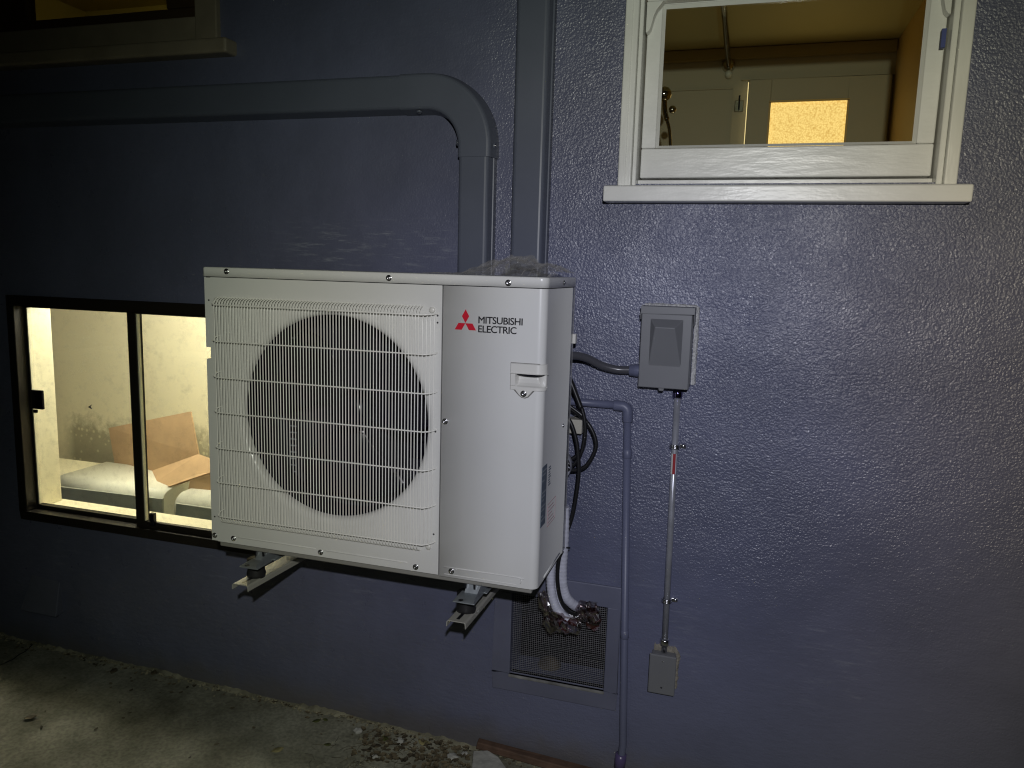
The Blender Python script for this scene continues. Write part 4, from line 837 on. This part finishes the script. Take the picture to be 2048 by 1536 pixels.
# small junction box at the bottom
jb = thing('junction_box', 'small grey blank covered junction box at the foot of the steel conduit', 'electrical box', (1.237, -.02, .31))
m = MB(); m.box((1.203, -.030, .318), (1.272, -.0005, .432)); m.build('housing', M['boxgrey'], jb, bevel=.003)
m = MB(); m.box((1.1985, -.040, .3135), (1.2755, -.031, .4345)); m.build('cover_plate', M['boxgrey'], jb, bevel=.0035, seg=3)
for z in (.417, .335):
    m = MB(); m.lathe((1.2375, -.040, z), (0, -1, 0), [(.0028, 0), (.0025, .0012), (0, .0018)], 12); m.build('screw', M['steel'] if z > .4 else M['black'], jb)
fringe('mortar_patch', 1.207, 1.270, .318, .430, (.019, .012, .006, .007), jb, M['mortar'], 'trbl', 5, .008)

# painted drain pipe
pp = thing('drain_pipe', 'blue painted plastic pipe with an elbow running down to the ground', 'pipe', (1.11, -.016, 0))
E0 = Vector((1.0945, -.017, 1.156)); Bm = Vector((1.1325, -.017, .115))
MB().tube([(.80, -.017, 1.157), E0 + Vector((-.02, 0, .001))], .0112, 20).build('pipe', M['pvc'], pp)
MB().tube([E0 + Vector((.0, 0, -.02)), Bm, (1.1285, -.018, .06), (1.126, -.02, -.02)], .0112, 20).build('pipe', M['pvc'], pp)
m = MB(); pth = [E0 + Vector((-.040, 0, 0)), E0 + Vector((-.018, 0, 0))] + [E0 + Vector((-.018 + .018 * math.sin(a), 0, -.018 + .018 * math.cos(a))) for a in [PI / 2 * k / 8 for k in range(1, 9)]] + [E0 + Vector((.001, 0, -.044))]
m.tube(pth, .0150, 24); m.build('elbow', M['pvc'], pp, bevel=.001)
dp = (Bm - E0).normalized()
for zz in (1.018, .470):
    c = E0 + dp * ((E0.z - zz) / -dp.z * 1)
    m = MB(); m.lathe(c, dp, [(.0112, -.014), (.0128, -.013), (.0128, .010), (.0122, .011), (.0112, .013)], 24); m.build('coupling', M['pvc'], pp)
m = MB(); m.lathe((1.129, -.018, .085), (-.08, 0, -1), [(.0112, 0), (.0165, .001), (.0175, .02), (.0165, .045), (.012, .046)], 24); m.build('coupling', M['purple'], pp)

# beige block behind the cables
m = MB(); p = at(1134, 838, -.05); q = at(1163, 869, -.05); m.box((p.x - .02, -.05, q.z), (q.x, -.001, p.z)); tag(recenter(m.build('junction_block', M['beige'], bevel=.003)), 'small beige plastic block on the wall behind the looped black cables', 'plastic block')
# black cable loops
cb0 = thing('cable_coil', 'looped black cables hanging behind the right side of the unit', 'cable', (.97, -.09, 1.1))
def cpath(pts, y): return smoothpath([at(1080 + a * .2734, 680 + b * .2734, y if not isinstance(y, (list, tuple)) else y[i]) for i, (a, b) in enumerate(pts)], 8)
for nm, pts, y, r in (('cable', [(150, 180), (225, 290), (280, 430), (322, 560), (330, 680), (310, 800), (230, 872), (150, 890)], -.075, .0056),
                  ('cable', [(140, 430), (220, 500), (320, 575), (390, 680), (408, 790), (350, 905), (290, 945), (220, 952), (140, 940)], -.065, .0058),
                  ('cable', [(160, 420), (215, 480), (300, 545), (350, 610)], -.07, .0052), ('cable', [(170, 860), (235, 915), (300, 830), (330, 700)], -.085, .005),
                  ('cable', [(150, 500), (222, 600), (262, 720), (280, 850), (282, 1000), (245, 1250), (200, 1400), (165, 1500), (160, 1560)], -.095, .0058),
                  ('cable', [(200, 240), (235, 330), (262, 400), (300, 500)], -.085, .0075)):
    MB().tube(cpath(pts, y), r, 12).build(nm, M['cable'], cb0)
m = MB(); p = at(1133, 1094, -.10); m.box((p.x - .004, -.106, p.z - .002), (p.x + .012, -.102, p.z + .002)); m.build('cable_tie', M['cable'], cb0)

# line set going down into the vent
lsn = thing('refrigerant_lines', 'white insulated refrigerant lines bending from the unit into the vent', 'pipe', (.98, -.08, .55))
def l8(pts, y): return smoothpath([at(840 + a * .293, 850 + b * .293, y[i] if isinstance(y, list) else y) for i, (a, b) in enumerate(pts)], 14)
def corr(pth, r, par, nm, mt):
    return MB().tube(pth, 0, 14, rf=lambda i: r * (1 + .05 * math.sin(i * 2.1))).build(nm, mt, par)
corr(l8([(905, 900), (893, 1000), (893, 1100), (912, 1200), (945, 1270), (1010, 1330)], -.100), .0125, lsn, 'insulated_tube', M['lineset'])
corr(l8([(930, 900), (918, 1000), (920, 1100), (938, 1200), (975, 1275), (1030, 1330)], -.082), .0110, lsn, 'insulated_tube', M['lineset'])
corr(l8([(985, 560), (985, 700), (978, 850), (970, 980), (975, 1100), (1003, 1180), (1060, 1235), (1120, 1255)], [-.10, -.10, -.095, -.09, -.085, -.075, -.05, -.01]), .0145, lsn, 'insulated_tube', M['lineset'])
MB().tube(l8([(970, 860), (948, 920), (938, 1050), (958, 1180), (1005, 1265), (1080, 1305)], [-.115, -.118, -.118, -.11, -.10, -.07]), .0058, 12).build('cable', M['cable'], lsn)
def crumple(c, ax, r, L_, seed, squash=(1, 1, 1), nu=18, nv=11):
    m = MB(); ax = Vector(ax).normalized(); u = ax.orthogonal().normalized(); b = ax.cross(u); vs = []
    rnd = random.Random(seed)
    for j in range(nv):
        t_ = j / (nv - 1)
        for i in range(nu):
            a = 2 * PI * i / nu; d = u * math.cos(a) + b * math.sin(a); P = Vector(c) + ax * ((t_ - .5) * L_ + rnd.uniform(-.003, .003))
            k = noise.noise((d * 1.3 + ax * t_ * 2.5) + Vector((seed, 0, 0)))
            rr_ = r * (.85 + .45 * k + rnd.uniform(-.22, .22)) * (math.sin(PI * (t_ * .8 + .1)) ** .4)
            v = d * rr_; vs.append(P + Vector((v.x * squash[0], v.y * squash[1], v.z * squash[2])))
    m.add(vs, [t3 for j in range(nv - 1) for i in range(nu) for t3 in ((j * nu + i, j * nu + (i + 1) % nu, (j + 1) * nu + (i + 1) % nu), (j * nu + i, (j + 1) * nu + (i + 1) % nu, (j + 1) * nu + i))]); return m
def tapefilm():
    m = bpy.data.materials.new('red_clear_tape'); m.use_nodes = True; t = m.node_tree; b = t.nodes['Principled BSDF']; b.inputs['Roughness'].default_value = .07; b.inputs['Coat Weight'].default_value = 1; b.inputs['Specular IOR Level'].default_value = .9
    tc = t.nodes.new('ShaderNodeTexCoord'); n = t.nodes.new('ShaderNodeTexNoise'); n.inputs['Scale'].default_value = 28; n.inputs['Detail'].default_value = 3; n.inputs['Distortion'].default_value = 1.2
    t.links.new(tc.outputs['Object'], n.inputs['Vector']); c = t.nodes.new('ShaderNodeValToRGB'); e = c.color_ramp.elements
    e[0].position = .36; e[0].color = (.008, .006, .006, 1); e[1].position = .66; e[1].color = (.26, .23, .26, 1); k = e.new(.53); k.color = (.060, .012, .010, 1); c.color_ramp.interpolation = 'LINEAR'; b.inputs['Metallic'].default_value = .25
    t.links.new(n.outputs['Fac'], c.inputs[0]); t.links.new(c.outputs[0], b.inputs['Base Color']); return m
M['tf'] = tapefilm()
q1 = at(1125, 1242, -.095); q2 = at(1095, 1215, -.09); q3 = at(1175, 1222, -.055); q4 = at(1188, 1243, -.04); q0 = at(1080, 1200, -.06)
crumple(q1, (.8, .25, -.25), .028, .096, 1).build('tape_wrap', M['tf'], lsn); crumple(q1, (.8, .25, -.25), .037, .108, 31).build('clear_wrap', M['wrap'], lsn)
crumple(q2, (-.45, 0, 1), .012, .07, 5).build('tape_wrap', M['tf'], lsn); crumple(q2, (-.45, 0, 1), .020, .10, 35).build('clear_wrap', M['wrap'], lsn)
crumple(q3, (1, .4, .2), .024, .055, 9).build('tape_wrap', M['tf'], lsn); crumple(q3, (1, .4, .2), .032, .068, 39).build('clear_wrap', M['wrap'], lsn)
crumple(q4, (.3, 0, 1), .022, .050, 13, (1, .6, 1)).build('tape_wrap', M['tf'], lsn)

# ------------------------------------------------------------------ litter along the wall foot
def leafm(c, a, s, up=0, curl=.3):
    m = MB(); K = 6; vs = []
    for i in range(K + 1):
        t_ = i / K; w_ = math.sin(PI * t_) ** .7 * .42 * s
        for sd in (-1, 0, 1):
            lx = (t_ - .5) * s * 1.3; ly = sd * w_; lz = curl * s * (abs(sd) * .35 + (t_ - .5) ** 2) + up
            vs.append((c[0] + lx * math.cos(a) - ly * math.sin(a), c[1] + lx * math.sin(a) + ly * math.cos(a), c[2] + lz))
    m.add(vs, [(i * 3 + j, i * 3 + j + 1, (i + 1) * 3 + j + 1, (i + 1) * 3 + j) for i in range(K) for j in (0, 1)], True); return m
leaves = [((633, 1443), .022, 'gleaf', 'small olive green leaf by the wall foot, left of the litter'), ((651, 1441), .016, 'gleaf', 'tiny dark green leaf just right of the olive one at the wall foot'), ((655, 1488), .018, 'gleaf', 'lone green leaf out on the concrete'),
          ((770, 1475), .026, 'gleaf', 'broad green leaf against the wall foot beside the litter'), ((848, 1482), .034, 'leafy', 'pale yellow curled leaf on top of the litter pile'),
          ((752, 1490), .026, 'leaf', 'brown curled leaf left of the litter pile'), ((782, 1512), .024, 'leaf', 'brown leaf in front of the litter pile'), ((745, 1516), .024, 'leaf', 'flat brown leaf at the bottom edge of the photo'),
          ((555, 1500), .03, 'leafy', 'long pale leaf lying on the concrete left of the others'), ((62, 1445), .028, 'leaf', 'dark leaf alone on the dark left of the path'), ((228, 1350), .03, 'leaf', 'dead leaf at the dim left end of the wall foot'), ((308, 1354), .026, 'leaf', 'dark crumpled leaf midway along the dim wall foot')]
M['leafy'] = mat('pale_leaf', (.34, .30, .15), .6, var=(40, .2))
for (px, py), s_, mt, lab in leaves:
    c = onz(px, py, .006); c.y = min(c.y, -.012); c.z = gz(c.x, c.y) + .004
    o = leafm(c, random.uniform(0, 6.28), s_).build('leaf', M[mt]); sd = o.modifiers.new('s', 'SOLIDIFY'); sd.thickness = .0006
    tag(recenter(o), lab, 'leaf', 'leaves along the wall foot')
lit = MB(); rnd = random.Random(3)
for k in range(520):
    t_ = rnd.random(); px = 700 + 240 * t_ ** .8; c = onz(px, 1475 + 60 * rnd.random() + (px - 840) * .12, 0)
    if c.y > -.008: c.y = -.008 - .03 * rnd.random()
    if k > 260: c = Vector((rnd.uniform(-1.4, .9), -.01 - (.05 if k < 420 else .45) * rnd.random() ** 2, 0))
    c.z = gz(c.x, c.y) + .002 + .010 * rnd.random() * (k < 260)
    m = leafm(c, rnd.uniform(0, 6.28), rnd.uniform(.006, .020) * (1 if k < 260 else .7), 0, rnd.uniform(.1, .8)); lit.add(m.v, m.f, True)
for k in range(70):
    c = onz(620 + 300 * rnd.random(), 1480 + 50 * rnd.random(), 0); c.y = min(c.y, -.01); c.z = gz(c.x, c.y) + .003; a = rnd.uniform(0, 6.28); l_ = rnd.uniform(.015, .06)
    lit.tube([c, c + Vector((math.cos(a) * l_ * .5, math.sin(a) * l_ * .5, .004)), c + Vector((math.cos(a + .3) * l_, math.sin(a + .3) * l_, .001))], .0006, 4)
tag(lit.build('leaf_litter', M['leaf']), 'heap of dead leaf scraps and twigs against the wall foot', 'leaf litter', kind='stuff')
gr = MB()
for k in range(900):
    x = -2.6 + 3.5 * rnd.random(); y = -.004 - abs(rnd.gauss(0, .016)); s_ = rnd.uniform(.002, .008); z = gz(x, y) + s_ * .3
    if rnd.random() < .12: x = onz(700, 1500, 0).x + rnd.random() * .35; y = -.02 - .1 * rnd.random(); z = gz(x, y) + s_ * .3
    vs = []
    for a, b, c in ((1, 0, 0), (-1, 0, 0), (0, 1, 0), (0, -1, 0), (0, 0, 1), (0, 0, -1)): vs.append((x + a * s_ * rnd.uniform(.6, 1.3), y + b * s_ * rnd.uniform(.6, 1.1), z + c * s_ * rnd.uniform(.4, .9)))
    gr.add(vs, [(0, 2, 4), (2, 1, 4), (1, 3, 4), (3, 0, 4), (2, 0, 5), (1, 2, 5), (3, 1, 5), (0, 3, 5)])
tag(gr.build('gravel', mat('crumbled_mortar', (.22, .20, .14), .9, var=(30, .35))), 'crumbled mortar grit along the joint between path and wall', 'gravel', kind='stuff')
# fillet of crumbling mortar along the wall
fl = MB(); vs = []; K = 520
for i in range(K + 1):
    x = -3 + 4.0 * i / K; h = .004 + .012 * noise.noise(Vector((x * 6, 0, 0))) + .010 * noise.noise(Vector((x * 38, 1, 0))); d_ = max(.006, .015 + .013 * noise.noise(Vector((x * 5, 5, 0))) + .012 * noise.noise(Vector((x * 42, 7, 0))))
    z = gz(x, -.02)
    if x > .75: h *= .3
    vs += [(x, -.0005, z + max(.002, h) + .002), (x, -d_ * .5, z + max(.002, h) * .9), (x, -d_, z + .001), (x, -d_ - .004, z - .008)]
fl.add(vs, [(i * 4 + j, i * 4 + j + 1, i * 4 + j + 5, i * 4 + j + 4) for i in range(K) for j in range(3)], True)
tag(fl.build('mortar_joint', mat('joint_mortar', (.19, .18, .135), .9, bump=[(70, .9, .006), (14, .6, .01)], var=(9, .55))), 'crumbly mortar fillet between path and wall', 'mortar joint', kind='structure')
def lumpy(c, sx_, sy_, sz_, seed, mt, name):
    m = MB(); nu, nv = 22, 14; vs = []
    for j in range(nv + 1):
        th = PI * j / nv
        for i in range(nu):
            a = 2 * PI * i / nu; d = Vector((math.sin(th) * math.cos(a), math.sin(th) * math.sin(a), math.cos(th))); k = 1 + .35 * noise.noise(d * 1.6 + Vector((seed, 0, 0))) + .1 * noise.noise(d * 5 + Vector((seed, 0, 0)))
            vs.append((c[0] + d.x * sx_ * k, c[1] + d.y * sy_ * k, c[2] + d.z * sz_ * k))
    m.add(vs, [(j * nu + i, j * nu + (i + 1) % nu, (j + 1) * nu + (i + 1) % nu, (j + 1) * nu + i) for j in range(nv) for i in range(nu)], True); return m.build(name, mt)
sp1 = [onz(*c, .018) for c in ((947, 1501), (975, 1500), (997, 1513), (1012, 1536), (1020, 1560), (945, 1560), (944, 1530))]
m = MB(); pts = [(p.x, min(p.y, -.006)) for p in sp1]; m.prism_z(pts, gz(.7, -.08) - .004, .018, bev=.003)
tag(recenter(m.build('stone_slab', M['stone'])), 'pale broken slab on the ground beside the wooden board', 'stone')
for (c, s_, lab) in (((905, 1507), .018, 'grey pebble touching the pale slab'), ((930, 1500), .013, 'light pebble against the wall behind the slab'), ((750, 1512), .013, 'round pebble left of the litter heap'), ((716, 1462), .016, 'pale lump of mortar at the wall foot'), ((800, 1478), .014, 'yellowish stone chip just left of the litter heap')):
    p = onz(*c, .004); p.y = min(p.y, -s_); p.z = gz(p.x, p.y) + s_ * .3
    tag(recenter(lumpy(p, s_, s_ * .8, s_ * .6, c[0], M['stone'], 'pebble')), lab, 'pebble', 'pebbles at the wall foot')
wd = thing('wooden_board', 'weathered brown board lying along the foot of the blue wall', 'board', (.85, -.04, 0))
a = onz(952, 1486, .022); b = onz(1120, 1540, .016); 
m = MB(); y_ = -.004; m.add([(a.x, y_ - .026, .004), (a.x + .40, y_ - .05, -.006), (a.x + .40, y_ - .012, -.006), (a.x, y_, .004), (a.x + .004, y_ - .022, .026), (a.x + .40, y_ - .046, .016), (a.x + .40, y_ - .010, .016), (a.x + .002, y_, .028)], [(0, 3, 2, 1), (4, 5, 6, 7), (0, 1, 5, 4), (1, 2, 6, 5), (2, 3, 7, 6), (3, 0, 4, 7)])
m.build('plank', M['wood'], wd, bevel=.003)
# crack in the concrete
ck = MB(); pts = [onz(px, py, .0) for px, py in ((72, 1290), (60, 1305), (40, 1320), (22, 1332), (0, 1342), (-40, 1352))]
pp_ = [Vector((p.x, p.y, gz(p.x, p.y) + .0012)) for p in smoothpath(pts, 5)]
ck.tube([p + Vector((.006 * noise.noise(p * 30), .006 * noise.noise(p * 37), 0)) for p in pp_], .0022, 5); tag(ck.build('crack', M['ink']), 'thin crack across the concrete path', 'crack', kind='structure')
